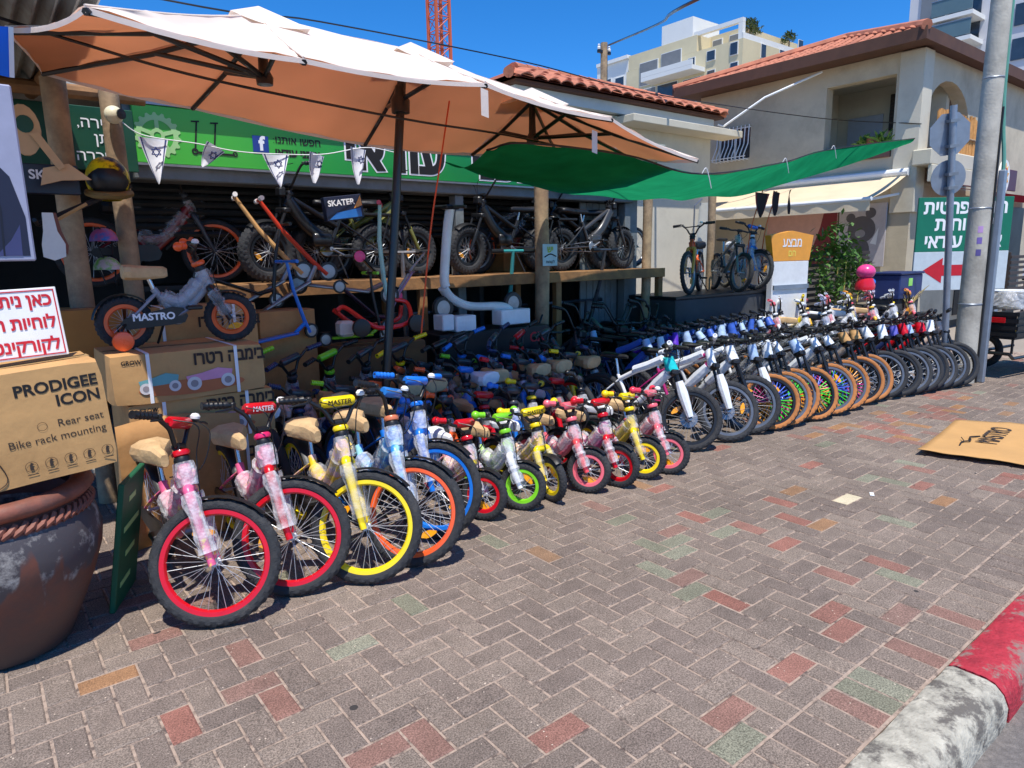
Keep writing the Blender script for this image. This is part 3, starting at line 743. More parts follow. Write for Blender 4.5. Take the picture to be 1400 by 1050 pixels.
# ------------------------------------------------------------------ far blocks of flats
M['stone'] = mat('cream stone cladding', lin(212, 198, 162), .9, 0, .08, .6, .1, 8)
M['fwhite'] = mat('white render far', lin(226, 226, 222), .9, 0, .04, .5)
ap = thing('apartment_block', 'cream stone apartment block with roof terraces beyond the tiled roof', 'building', (40, 26.5, 0))
APM = T(-40, -26.5, 0)
def pa(name, mb, m_, parent=ap, Mx=APM, **k): return sp(name, mb, m_, parent, Mx, **k)
pa('wall', MB().box(40, 52, 26.5, 36.2, 0, 14.75).box(40.01, 50, 30, 36, 14.76, 15.8), M['stone'], smooth=0)
pa('side_wing', MB().box(40.3, 50, 36.3, 39.3, 0, 15.75), M['fwhite'])
pa('penthouse', MB().box(41.5, 48, 27.4, 30.2, 14.76, 15.9), M['stone'])
pa('stair_tower', MB().box(40.05, 43, 30.4, 33, 15.81, 17.05), M['fwhite'])
pa('terrace_frame', MB().box(40.05, 40.35, 26.6, 30.3, 15.75, 16.0).box(40.05, 40.35, 26.6, 26.9, 14.76, 15.74).box(40.05, 50, 26.52, 26.62, 14.76, 15.1), M['fwhite'], smooth=0)
pa('wing_cap', MB().box(40.1, 40.5, 36.25, 39.4, 15.76, 16.0).box(40.2, 41, 39.0, 39.4, 12, 15.75), M['fwhite'], smooth=0)
pa('balcony', MB().box(38.6, 40, 29.3, 33.6, 13.35, 13.62).box(38.6, 38.7, 29.3, 33.6, 13.63, 13.95), M['fwhite'], smooth=0)
for (y0, y1, z0, z1, m_) in ((33.25, 34.85, 13.5, 15.0, 'shutter'), (31.25, 32.9, 14.0, 15.2, 'shutter'), (28.52, 29.1, 13.95, 14.5, 'glass'), (28.5, 29.05, 12.7, 13.3, 'glass'), (26.85, 27.35, 13.9, 14.6, 'glass'), (26.8, 27.3, 12.5, 13.4, 'glass'),
                             (30.1, 30.6, 13.7, 14.4, 'glass'), (31.5, 33.2, 11.6, 13.2, 'glass'), (29.6, 31.0, 11.6, 13.1, 'glass'), (33.4, 34.9, 11.9, 13.2, 'shutter'), (28.5, 29.0, 11.2, 12.0, 'glass'), (36.7, 37.5, 13.6, 14.6, 'glass'), (38.0, 38.5, 14.0, 14.7, 'glass')):
    x = 40.3 if y0 > 36.3 else 40
    f_ = pa('window', MB().box(x-.06, x-.01, y0-.05, y1+.05, z0-.05, z1+.05), M['fwhite'])
    pa('pane', MB().box(x-.09, x-.061, y0, y1, z0, z1), M[m_], f_, Matrix())
for (x0, z0) in ((42, 13.9), (44.2, 13.9), (42, 12.4), (46.5, 14.9), (44.2, 12.4)):
    f_ = pa('window', MB().box(x0-.04, x0+.54, 26.45, 26.49, z0-.04, z0+.84), M['fwhite']); pa('pane', MB().box(x0, x0+.5, 26.42, 26.449, z0, z0+.8), M['glass'], f_, Matrix())
for (y0, y1) in ((27.6, 28.5), (29.0, 29.8)):
    f_ = pa('window', MB().box(41.42, 41.49, y0, y1, 14.8, 15.6), M['fwhite']); pa('pane', MB().box(41.39, 41.419, y0+.06, y1-.06, 14.85, 15.55), M['shutter'], f_, Matrix())
tw = thing('tower_block', 'tall grey and white flats with glass fronted balconies behind the house', 'building', (42, 16, 0))
TWM = T(-42, -16, 0)
pa('wall', MB().box(42, 56, 4, 17.55, 0, 24), mat('grey white cladding', lin(206, 206, 210), .8, 0, .06, .4), tw, TWM)
pa('grey_panel', MB().box(41.9, 41.99, 16.2, 16.95, 8, 24), mat('grey cladding', lin(118, 124, 132), .6, 0, .1, .5), tw, TWM)
for z in (10.2, 11.9, 13.05, 14.75):
    b_ = pa('balcony', MB().box(40.3, 42, 13.9, 15.85, z-.2, z), M['fwhite'], tw, TWM)
    pa('balcony_glass', MB().box(40.32, 40.36, 13.95, 15.8, z+.05, z+.75).box(40.37, 41.95, 15.76, 15.8, z+.05, z+.75), mat('green grey balcony glass', lin(96, 116, 118), .15, 0, .1, 1, spec=.7), b_, Matrix(), smooth=0)
    pa('handrail', MB().box(40.3, 40.38, 13.93, 15.82, z+.76, z+.81), M['alu'], b_, Matrix())
    f_ = pa('window', MB().box(41.94, 41.99, 14.1, 15.6, z+.1, z+1.3), M['glass'], tw, TWM)
for z in (9, 10.6, 12.2, 13.8): pa('window', MB().box(41.93, 41.99, 10.2, 12.6, z, z+1.0), M['glass'], tw, TWM)
for (x, y, z, s_) in ((41.6, 26.0, 15.1, .9), (42.2, 24.6, 14.7, 1.1), (46.0, 26.9, 15.1, .8)):   # greenery on the roofs
    t_ = thing('rooftop_tree', 'small tufted tree on the roof terrace of the cream flats', 'tree', (x, y if y > 26.5 else 27.2, z), 0, 'rooftop trees of the cream flats')
    MB().tube([(0, 0, 0), (.05, 0, s_*.7)], .06, 6).build('trunk', M['wood'], t_)
    lf = MB()
    for i in range(160):
        a, e, rr = random.uniform(0, 6.28), random.uniform(-.6, 1.4), s_*random.uniform(.2, .62)
        c = Vector((math.cos(a)*math.cos(e)*rr, math.sin(a)*math.cos(e)*rr, s_*.9+math.sin(e)*rr*.8)); d = Vector((random.uniform(-1, 1), random.uniform(-1, 1), random.uniform(-1, .4))).normalized()*.16; s = d.cross(Vector((.3, .2, 1))).normalized()*.05
        lf.add([c-d-s, c-d+s, c+d], [(0, 1, 2)])
    lf.build('crown', mat('rooftop foliage', lin(88, 104, 62), .7, 0, .3, 3), t_, smooth=0)
# tower crane mast
cr = thing('tower_crane', 'orange lattice mast of a tower crane rising behind the parasol', 'crane', (49.5, 75.6, 0))
mo = paint((196, 92, 56), .6)
for dx in (-.95, .95):
    for dy in (-.95, .95): MB().box(dx-.16, dx+.16, dy-.16, dy+.16, 0, 44).build('mast_leg', mo, cr)
for k in range(13, 26):
    z = k*1.7; b_ = MB()
    for (p, q) in (((-.95, -.95), (.95, -.95)), ((.95, -.95), (.95, .95)), ((.95, .95), (-.95, .95)), ((-.95, .95), (-.95, -.95))):
        b_.tube([(*p, z), (*q, z)], .07, 4).tube([(*p, z), (*q, z+1.7)], .06, 4)
    b_.build('bracing', mo, cr, smooth=0)
# utility pole and its cable
up = thing('utility_pole', 'thin timber utility pole with cable rising behind the tiled roof', 'pole', (18.18, 17.49, 0))
MB().tube([(0, 0, 0), (0, 0, 8.7)], [.16, .12], 10).build('pole', M['wood'], up)
MB().cbox(-.3, .3, -.05, .05, 8.35, 8.45, .01).build('crossarm', M['blackmetal'], up)
for dx in (-.25, .25): MB().lathe([(0, 8.46), (.05, 8.46), (.06, 8.52), (.03, 8.56), (.05, 8.6), (0, 8.64)], 10, M=T(dx, 0, 0)).build('insulator', M['white'], up)
def cable(name, label, pts, r_, m_=None, n_=8):
    P = [Vector(p) for p in arc(pts, n_)]; o_ = P[0]
    o = MB().tube([p-o_ for p in P], r_, 5).build(name, m_ or M['blackmetal']); o.location = o_
    return tag(o, label, 'cable', 'overhead cables')
cable('overhead_cable', 'thick black cable running from the timber utility pole', [(18.3, 17.4, 8.62), (14.14, 11.77, 7.1), (9.96, 7.42, 5.62), (10.9, 2.5, 6.3), (15, -7, 8)], .03)
cable('overhead_cable', 'thin wire sagging past the tiled roofs to the house column', [(-14, 9.5, 5.2), (-6, 7.6, 4.1), (1.5, 6.9, 3.8), (3.28, 7.3, 4.02), (6.6, 7.9, 4.25), (9.5, 8.0, 4.2), (13.6, 7.2, 4.1), (13.9, 5.45, 3.75)], .009)
cable('overhead_cable', 'black twin cable strung under the tan parasol', [(-.6, 4.0, 2.78), (.27, 4, 2.63), (.54, 4, 2.58), (1.16, 4, 2.49), (2.34, 4.0, 2.41), (3.29, 4.0, 2.38), (4.9, 4.6, 2.4), (6.5, 5.6, 2.4)], .008)
# ------------------------------------------------------------------ long triple-peak parasol
pa_ = thing('parasol', 'long tan market parasol with three peaks and one dark pole', 'parasol', (2.2, 4.18, 0))
PM0 = T(-2.2, -4.18, 0)
def pp(name, mb, m_, parent=pa_, Mx=PM0, **k): return sp(name, mb, m_, parent, Mx, **k)
mcan = cloth('bleached sunlit parasol cloth', (.66, .58, .51), (.24, .2, .17), .08, 1.6)  # pale from bleaching, with sun glare also put into the colour
munder = cloth('parasol underside tone', (.40, .21, .12), (.60, .31, .17), .08, 1.6)  # tone of light coming through the tan cloth, put into the colour
PK = {'L': (1.49, 4.12, 2.90), 'C': (2.52, 4.2, 2.90), 'R': (3.66, 4.3, 2.78)}
EDGE = [((.45, 2.95, 2.425), 'L'), ((1.28, 3.04, 2.40), 'L'), ((2.33, 3.12, 2.455), 'C'), ((3.4, 3.2, 2.40), 'R'), ((4.62, 3.42, 2.25), 'R'), ((4.92, 4.4, 2.42), 'R'),
        ((4.75, 5.15, 2.48), 'R'), ((3.6, 5.05, 2.43), 'R'), ((2.55, 5.0, 2.42), 'C'), ((1.3, 4.95, 2.54), 'L'), ((.49, 4.9, 2.63), 'L'), ((.28, 3.95, 2.58), 'L')]
can = MB()
NE = len(EDGE)
for i in range(NE):
    (e0, p0), (e1, p1) = EDGE[i], EDGE[(i+1) % NE]
    e0, e1, q0, q1 = Vector(e0), Vector(e1), Vector(PK[p0]), Vector(PK[p1])
    cen = Vector((2.5, 4.15, 2.6))
    def P(u, v):
        a = e0.lerp(e1, u); b = q0.lerp(q1, u); p = a.lerp(b, v)
        sag = 4*u*(1-u)
        p = p-Vector((0, 0, .045*sag*(1-v)*(.4+v)+.03*math.sin(math.pi*v)*(1 if sag > .01 else .5)))
        inn = (cen-a); inn.z = 0
        if inn.length: p = p+inn.normalized()*.025*sag*(1-v)**3
        p.z += .006*math.sin(17*u+5*v+i)*(1-v)+.004*math.sin(31*v+9*u)
        return p
    can.grid(P, 12, 12)
o = pp('canopy', can, mcan, smooth=60)
bm = bmesh.new(); bm.from_mesh(o.data); bmesh.ops.remove_doubles(bm, verts=bm.verts, dist=.002); bmesh.ops.recalc_face_normals(bm, faces=bm.faces); bm.to_mesh(o.data); bm.free()
under_me = o.data.copy(); lo_ = link('canopy_under_layer', under_me, None, pa_, PM0 @ T(0, 0, -.006)); under_me.materials.clear(); under_me.materials.append(munder)  # layer added below the canopy only to carry the underside tone
hem = []
for i in range(NE):
    (e0, _), (e1, _) = EDGE[i], EDGE[(i+1) % NE]
    e0, e1 = Vector(e0), Vector(e1); cen = Vector((2.5, 4.15, 2.6))
    for k in range(8):
        u = k/8; a = e0.lerp(e1, u); sag = 4*u*(1-u); inn = cen-a; inn.z = 0
        hem.append(a-Vector((0, 0, .018*sag))+inn.normalized()*.025*sag)
hm = MB(); n_ = len(hem)
for i in range(n_):
    a, b = hem[i], hem[(i+1) % n_]; hm.add([a, b, b-Vector((0, 0, .022)), a-Vector((0, 0, .022))], [(0, 1, 2, 3)])
pp('hem', hm, mcan, smooth=60)
for k, (x, y, z) in PK.items():                       # vent caps on the peaks
    v = MB(); s_ = .19
    c4 = [(-s_*1.15, -s_, -.085), (s_*1.15, -s_, -.1), (s_*1.15, s_, -.085), (-s_*1.15, s_, -.07)]
    for i in range(4):
        a, b = Vector(c4[i]), Vector(c4[(i+1) % 4])
        v.grid(lambda u, t: (a.lerp(b, u)).lerp(Vector((0, 0, .03)), t)+Vector((x, y, z+.02))-Vector((0, 0, .03*4*u*(1-u)*(1-t))), 6, 5)
    pp('vent_cap', v, mcan, smooth=60)
for (e, k) in EDGE:
    pp('seam', MB().tube([Vector(e).lerp(Vector(PK[k]), q/8)+Vector((0, 0, .004-.018*math.sin(math.pi*q/8))) for q in range(9)], .0045, 5), mcan)
    a, b = Vector(e), Vector(PK[k]); d = Vector((0, 0, .025))
    rib = pp('rib', MB().tube([a-d*.7, a.lerp(b, .5)-d*2.4, b-d*2.2], .0145, 6), M['blackmetal'])
    hub = Vector(PK[k])-Vector((0, 0, .33))
    if k == 'C': hub = Vector((2.42, 4.2, 2.57))
    pp('strut', MB().tube([hub, a.lerp(b, .52)-d*2.4], .0145, 6), M['blackmetal'], rib, Matrix())
pp('ridge_bar', MB().tube([Vector(PK['L'])-Vector((0, 0, .06)), Vector(PK['C'])-Vector((0, 0, .05)), Vector(PK['R'])-Vector((0, 0, .06))], .016, 8), M['blackmetal'])
for k in ('L', 'R'):
    h = Vector(PK[k]); pp('hub', MB().lathe([(0, -.37), (.045, -.37), (.05, -.33), (.03, -.29), (.022, -.03), (0, -.03)], 14, M=T(*h)), M['blackmetal'])
pole = pp('pole', MB().tube([(2.12, 4.2, .05), (2.3, 4.2, 1.5), (2.46, 4.2, 2.88)], .03, 14), M['blackmetal'])
pp('hub', MB().lathe([(0, -.07), (.06, -.07), (.065, .01), (.04, .05), (.03, .1), (0, .1)], 14, M=T(2.42, 4.2, 2.56)), M['blackmetal'])
pp('base', MB().cbox(1.85, 2.4, 3.95, 4.45, 0, .06, .01), M['concrete'])
for (x, y, z) in ((2.28, 3.1, 2.42), (3.3, 3.28, 2.33)):
    pp('fabric_tab', MB().grid(lambda u, v: Vector((x+.05*u, y, z-.14*v-.01*u)), 1, 3), mcan)
rope = cable('rope', 'thin orange rope hanging beside the parasol pole', [(2.78, 4.15, 2.6), (2.66, 4.1, 2.2), (2.58, 4.15, 1.7), (2.5, 4.2, 1.0)], .006, paint((222, 84, 40), .7)); rope['category'] = 'rope'; del rope['group']

# green shade sail
gs = thing('shade_sail', 'green shade cloth stretched from parasol to house column', 'shade cloth', (6, 5.2, 2.4))
msail = cloth('green shade cloth', lin(8, 100, 62), (.008, .15, .06), .16, 4)
NR = [(2.98, 4.0, 2.27), (3.13, 3.75, 2.295), (4.18, 3.75, 2.288), (5.12, 3.75, 2.204), (7.86, 4.6, 2.58), (9.7, 4.95, 2.92), (13.8, 5.5, 3.5)]
FR_ = [(3.30, 5.05, 2.33), (4.08, 5.1, 2.21), (5.19, 5.15, 2.13), (6.3, 5.2, 2.14), (7.26, 5.3, 2.2), (8.99, 5.35, 2.41), (13.8, 5.56, 3.42)]
NRp, FRp = arc(NR, 8), arc(FR_, 8)
def SP(u, v):
    t = u*(len(NRp)-1); i = min(int(t), len(NRp)-2); f = t-i
    a = NRp[i].lerp(NRp[i+1], f); b = FRp[i].lerp(FRp[i+1], f)
    p = a.lerp(b, v); p.z -= .07*math.sin(math.pi*v)*(1-u)+.012*math.sin(u*38+v*4); return p
sp('cloth', MB().grid(SP, 72, 10), msail, gs, T(-6, -5.2, -2.4), smooth=60)
for (x, y, z) in ((5.12, 3.75, 2.204), (7.86, 4.6, 2.58), (9.7, 4.95, 2.92)):
    sp('tie_cord', MB().tube(arc([(x, y, z), (x+.03, y-.02, z+.05), (x+.06, y-.03, z-.02), (x+.1, y-.03, z-.12)], 4), .004, 5), M['white'], gs, T(-6, -5.2, -2.4))
sp('edge_rope', MB().tube(NRp, .008, 5), M['black'], gs, T(-6, -5.2, -2.4))

# pennant bunting
bn = [(.9, 5.2, 2.46), (1.0, 5.2, 2.385), (1.12, 5.2, 2.36), (1.37, 5.2, 2.345), (1.62, 5.2, 2.315), (1.88, 5.2, 2.315), (2.28, 5.2, 2.34), (2.66, 5.2, 2.42), (2.95, 5.2, 2.40)]
bs = cable('bunting_string', 'white string of pennants below the green shop sign', bn, .004, M['white']); bs['category'] = 'string'; del bs['group']
mfl = cloth('white pennant cloth', lin(226, 228, 234), (.12, .12, .14), .04); mbl = mat('navy print', lin(40, 58, 120), .7)
def pennant(x, y, z, wd, ln, rz, tw, label, cols=(mfl, mbl), star=True):
    o = thing('pennant', label, 'pennant', (x, y, z), R(rz), 'pennants on the strings')
    o.rotation_euler = (R(tw), R(tw*.6), R(rz))
    MB().grid(lambda u, v: Vector(((u-.5)*wd*(1-v), .025*math.sin(v*3+u*2), -ln*v)), 6, 8).build('cloth', cols[0], o)
    for s_ in (-1, 1): MB().grid(lambda u, v: Vector((s_*(.5-.06-.05*u)*wd*(1-v*.95), -.004+.025*math.sin(v*3+(s_*.44+.5)*2), -ln*v*.97)), 1, 8).build('stripe', cols[1], o)
    if star:
        st = MB()
        for q in range(2):
            for e in range(3):
                a0, a1 = R(90+120*e+180*q), R(90+120*(e+1)+180*q)
                p0_, p1_ = Vector((.032*math.cos(a0), -.03, -ln*.32+.032*math.sin(a0))), Vector((.032*math.cos(a1), -.03, -ln*.32+.032*math.sin(a1)))
                st.tube([p0_, p1_], .0032, 4)
        st.build('star', cols[1], o)
pennant(1.1, 5.2, 2.36, .19, .3, 0, 0, 'blue and white star pennant hanging straight before the gear print')
pennant(1.5, 5.2, 2.33, .17, .17, 25, 40, 'star pennant blown flat before the scooter prints')
pennant(1.92, 5.2, 2.315, .2, .24, -8, -4, 'star pennant hanging below the blue square logo')
pennant(2.25, 5.2, 2.34, .18, .22, 24, 12, 'star pennant twisted beside the outlined lettering')
pennant(2.6, 5.2, 2.41, .17, .28, 12, 6, 'star pennant beside the parasol pole')
for i, (x, y, z) in enumerate(((8.45, 5.2, 2.3), (8.8, 5.2, 2.33), (9.15, 5.2, 2.36))):
    pennant(x, y, z, .3, .32, 20*i-10, 5, 'dark pennant hanging under the end of the green cloth', (cloth('dark pennant cloth', lin(46, 44, 50), (.02, .02, .02)), mat('red print pennant', lin(150, 50, 60), .7)), False)
# ------------------------------------------------------------------ bicycles
XR = Matrix.Rotation(math.pi/2, 4, 'Y')              # lathe axis z -> x (wheel axle)
_W = {}
def wheel_meshes(Rw, tr, n=64, knob=0., nsp=28, sp_r=.0013, wide=1., cover=False):
    key = (Rw, tr, n, knob, nsp, sp_r, wide, cover)
    if key in _W: return _W[key]
    ty = MB(); m_ = 12; vs = []; fs = []
    for i in range(n):
        a = 2*math.pi*i/n
        for j in range(m_):
            b = 2*math.pi*j/m_; out = math.cos(b); k = 0
            if knob and out > .25: k = knob*(1 if (i//2+j) % 2 == 0 else -.5)
            rr = (Rw-tr)+(tr+k)*out*1.0; x = (tr*wide+k*.6)*math.sin(b)*1.02
            vs.append((x, rr*math.cos(a), rr*math.sin(a)))
    mi = []
    for i in range(n):
        i2 = (i+1) % n
        for j in range(m_):
            j2 = (j+1) % m_; fs.append((i*m_+j, i2*m_+j, i2*m_+j2, i*m_+j2)); mi.append(0 if j in (0, 1, 10, 11) else 1)
    ty.add(vs, fs); ty.m = mi
    tyre = ty.mesh('tyre', 22 if knob else 50)
    ri = Rw-2*tr; rim = MB(); wv = tr*.62*min(wide, 1.1)
    rim.lathe([(ri-.016, -wv*.7), (ri-.012, -wv), (ri+.008, -wv*1.05), (ri+.008, wv*1.05), (ri-.012, wv), (ri-.016, wv*.7), (ri-.02, 0)], n, closed=True, M=XR)
    rimm = rim.mesh('rim', 40)
    hb = MB(); hr = .016 if Rw > .2 else .012
    hb.lathe([(0, -.045), (.006, -.045), (.006, -.034), (hr, -.033), (hr, -.027), (hr*.6, -.024), (hr*.6, .024), (hr, .027), (hr, .033), (.006, .034), (.006, .045), (0, .045)], 12, M=XR)
    for k in range(nsp):
        a = 2*math.pi*k/nsp; s_ = 1 if k % 2 else -1; da = .35*(1 if (k//2) % 2 else -1)
        p = Vector((s_*.028, hr*math.cos(a+da), hr*math.sin(a+da))); q = Vector((s_*.004, (ri-.014)*math.cos(a), (ri-.014)*math.sin(a)))
        hb.tube([p, q], sp_r, 4 if sp_r < .002 else 5, mi=(1+(k*4//nsp) if cover else 0), caps=False)
    hub = hb.mesh('wheel', 50)
    rf = MB(); rf.prism([(-.006, -.045), (.006, -.045), (.018, -.012), (.018, .012), (.006, .045), (-.006, .045), (-.018, .012), (-.018, -.012)], 'x', -.007, .007); refl = rf.mesh('spoke_reflector', 30)
    _W[key] = (tyre, rimm, hub, refl); return _W[key]
def add_wheel(name, root, spec, Mx, tyre_m, rim_m, hub_m, refl=None):
    t_, r_, h_, f_ = wheel_meshes(**spec)
    hub_m = hub_m if isinstance(hub_m, list) else [hub_m]
    w_ = link(name, h_, hub_m, root, Mx @ Matrix.Rotation(random.uniform(0, 6.28), 4, 'X'))
    link('tyre', t_, tyre_m if isinstance(tyre_m, list) else [tyre_m, tyre_m], w_); link('rim', r_, rim_m, w_)
    if refl:
        rr = (spec['Rw']-2*spec['tr'])*.62
        link('spoke_reflector', f_, refl, w_, Matrix.Rotation(.4, 4, 'X') @ T(0, rr, 0) @ RX(20))
    return w_
def saddle_mesh(L, W_, H, wrapped):
    mb = MB(); st = [(-.5, .18, .55, .0), (-.42, .26, .8, .02), (-.1, .36, .9, .0), (.15, .7, 1.0, .02), (.32, 1.0, 1.05, .05), (.46, .92, 1.0, .08), (.5, .7, .8, .08)]
    n = 10; vs = []
    for (y, w_, h, dz) in st:
        for j in range(n):
            a = 2*math.pi*j/n; c, s = math.cos(a), math.sin(a)
            if wrapped: c = math.copysign(abs(c)**.7, c); s = math.copysign(abs(s)**.8, s)
            jit = random.uniform(-.03, .03) if wrapped else 0
            vs.append((W_/2*w_*(c+jit), y*L, H*(h*.5*s+dz+jit) if s > 0 else H*(h*(.9 if wrapped else .6)*s*.6+dz)))
    fs = [tuple(range(n))[::-1], tuple((len(st)-1)*n+j for j in range(n))]
    for i in range(len(st)-1):
        for j in range(n): fs.append((i*n+j, i*n+(j+1) % n, (i+1)*n+(j+1) % n, (i+1)*n+j))
    mb.add(vs, fs); return mb.mesh('saddle', 28 if wrapped else 60)
def guard_mesh(Rg, wd, a0, a1, n=14):
    def P(u, v):
        a = R(a0+(a1-a0)*u); x = (v-.5)*wd; r_ = Rg-.35*abs(v-.5)**2*wd*2
        return Vector((x, r_*math.cos(a), r_*math.sin(a)))
    return MB().grid(P, n, 6).mesh('mudguard', 60)
GEO = {}
def geo(kind):
    """part meshes of one bicycle type: list of (part name, turns with the bars, mesh, colour key, sub-parts)"""
    if kind in GEO: return GEO[kind]
    k16 = 1.0
    D = {'kid20': dict(Rw=.268, tr=.025, wb=.90, h0=.34, h1=.45, bb=(.50, .25), st=(.64, .48), sz=.61, bz=.87, bw=.54, ma=21, tt=.036),
         'kid12': dict(Rw=.146, tr=.024, wb=.56, h0=.21, h1=.31, bb=(.30, .17), st=(.40, .33), sz=.42, bz=.575, bw=.42, ma=20, tt=.031),
         'kid16': dict(Rw=.195, tr=.025, wb=.70, h0=.26, h1=.36, bb=(.38, .21), st=(.50, .41), sz=.50, bz=.70, bw=.46, ma=20, tt=.027),
         'mtb': dict(Rw=.252, tr=.0265, wb=.93, h0=.40, h1=.50, bb=(.55, .25), st=(.70, .53), sz=.68, bz=.79, bw=.54, ma=21, tt=.024),
         'fat': dict(Rw=.25, tr=.05, wb=1.02, h0=.40, h1=.52, bb=(.55, .27), st=(.68, .55), sz=.66, bz=.98, bw=.60, ma=22, tt=.036)}[kind]
    d = D; ma = R(d['ma']); p0y = .035
    ax = Vector((0, math.sin(ma), math.cos(ma)))
    def A(t): return Vector((0, p0y, d['Rw']))+ax*t
    BB, ST, RH = Vector((0, *d['bb'])), Vector((0, *d['st'])), Vector((0, d['wb'], d['Rw']))
    H0, H1 = A(d['h0']), A(d['h1']); HM = (H0+H1)/2
    out = []
    kid = kind.startswith('kid')
    # frame
    f = MB(); f.tube([H0, H1], d['tt']*.8, 12)
    if kid:
        s_mid = BB.lerp(ST, .72)
        path = arc([HM, HM.lerp(s_mid, .3)-Vector((0, 0, .1*d['wb'])), HM.lerp(s_mid, .58)-Vector((0, 0, .145*d['wb'])), HM.lerp(s_mid, .85)-Vector((0, 0, .06*d['wb'])), s_mid], 5)
        f.tube(path, [d['tt']*1.15-.006*i/len(path) for i in range(len(path))], 12)
        f.tube([H0, H0.lerp(BB, .5)-Vector((0, 0, .02)), BB], d['tt']*.8, 10)
    elif kind == 'mtb':
        f.tube(arc([H1-ax*.02, H1.lerp(ST, .5)-Vector((0, 0, .02)), BB.lerp(ST, .86)], 5), d['tt']*.85, 10)
        f.tube(arc([H0+ax*.02, H0.lerp(BB, .4)-Vector((0, 0, .005)), BB], 5), d['tt']*1.15, 10)
    else:
        f.tube(arc([HM, HM.lerp(BB, .45)-Vector((0, 0, .03)), BB+Vector((0, .02, .05))], 5), d['tt']*1.25, 12, flat=1.3)
        f.tube([H1-ax*.03, BB.lerp(ST, .7)], d['tt']*.7, 10)
        f.cbox(-.06, .06, BB.y-.16, BB.y+.02, BB.z+.02, BB.z+.14, .02)
    f.tube([BB, ST], d['tt']*.62, 10)
    for s in (-1, 1):
        x = .034+d['tr']*.55; f.tube(arc([BB+Vector((s*.02, .02, 0)), BB.lerp(RH, .35)+Vector((s*x, 0, 0)), RH+Vector((s*(x+.012), 0, 0))], 4), .0095, 6)
        f.tube(arc([BB.lerp(ST, .85)+Vector((s*.012, 0, 0)), BB.lerp(ST, .85).lerp(RH, .5)+Vector((s*x, 0, 0)), RH+Vector((s*(x+.012), 0, 0))], 4), .008, 6)
    out.append(('frame', False, f.mesh('frame', 50), 'frame', []))
    # fork
    g = MB(); cr_ = A(d['h0']-.03); x = .036+d['tr']*.55; hubp = Vector((0, 0, d['Rw']))
    if kind in ('mtb', 'fat'):
        lo = MB(); off = Vector((0, -.03, 0))
        g.cbox(-x-.02, x+.02, cr_.y-.045, cr_.y+.02, cr_.z-.022, cr_.z+.022, .01)
        for s in (-1, 1):
            top = cr_+Vector((s*x, -.02, 0)); bot = hubp+Vector((s*(x), .0, 0)); mid = top.lerp(bot, .42)
            g.tube([top, mid], .0135, 8); lo.tube([mid, mid.lerp(bot, .08), bot.lerp(mid, .06), bot], [.0165, .0195, .017, .014], 10)
        lo.tube(arc([cr_.lerp(hubp, .42)+Vector((-x, -.03, 0)), cr_.lerp(hubp, .36)+Vector((0, -.045, .03)), cr_.lerp(hubp, .42)+Vector((x, -.03, 0))], 4), .011, 6)
        out.append(('fork', True, g.mesh('fork', 40), 'stanchion', [('fork_lower', lo.mesh('fork_lower', 40), 'fork')]))
    else:
        for s in (-1, 1):
            g.tube(arc([cr_+Vector((0, 0, .01)), cr_+Vector((s*x*.8, -.004, .004)), cr_.lerp(hubp, .3)+Vector((s*x, -.004, 0)), cr_.lerp(hubp, .75)+Vector((s*x, .004, 0)), hubp+Vector((s*x, 0, -.008))], 4), [.024]*5+[.022]*4+[.019]*4+[.016]*4, 10)
        g.tube([A(d['h0']-.04), A(d['h0'])], .018, 10)
        out.append(('fork', True, g.mesh('fork', 40), 'fork', []))
        if kind != 'kid16':
            b_ = MB()                                 # bubble wrap round one leg and crown
            for s in (-1, 1):
                pts = [cr_+Vector((s*x*.8, -.004, -.01)), cr_.lerp(hubp, .3)+Vector((s*x, -.004, 0)), cr_.lerp(hubp, .85)+Vector((s*x, .002, 0))]
                pts = arc(pts, 5); b_.tube(pts, [.031+random.uniform(-.004, .007) for _ in pts], 9, flat=1.15)
            out.append(('fork_wrap', True, b_.mesh('fork_wrap', 30), 'wrap', []))
    if kind in ('kid20', 'kid12'):
        vb = MB(); q_ = d['Rw']/.268
        for s in (-1, 1): vb.tube([cr_+Vector((s*.026, -.032, -.02)), cr_+Vector((s*.034*q_, -.036, -.055*q_)), cr_+Vector((s*.03*q_, -.034, -.085*q_))], [.005, .007, .006], 6).cbox(s*.02-.008, s*.02+.008, cr_.y-.05, cr_.y-.02, cr_.z-.07*q_, cr_.z-.055*q_, .002)
        vb.tube([cr_+Vector((-.03, -.036, -.022)), cr_+Vector((.03, -.036, -.022))], .002, 4)
        out.append(('front_brake', True, vb.mesh('front_brake', 40), 'black', []))
    # headset and stem
    hs = MB(); hs.lathe([(0, -.012), (d['tt']*.95, -.012), (d['tt'], .0), (d['tt']*.9, .014), (.016, .02), (0, .02)], 14, M=Matrix.Translation(H1) @ Matrix.Rotation(-ma, 4, 'X'))
    stt = A(d['h1']+.06); hs.tube([H1, stt], .0125, 8)
    clamp = stt+Vector((0, -.03, .01)) if not kid else stt
    hs.tube([stt, clamp+Vector((0, -.005, 0))], .018, 8); hs.tube([clamp-Vector((.03, 0, 0)), clamp+Vector((.03, 0, 0))], .019, 10)
    out.append(('stem', True, hs.mesh('stem', 40), 'black', []))
    # handlebar
    hb = MB(); bw = d['bw']/2; bz = d['bz']; by = clamp.y+(.02 if kid else .02)
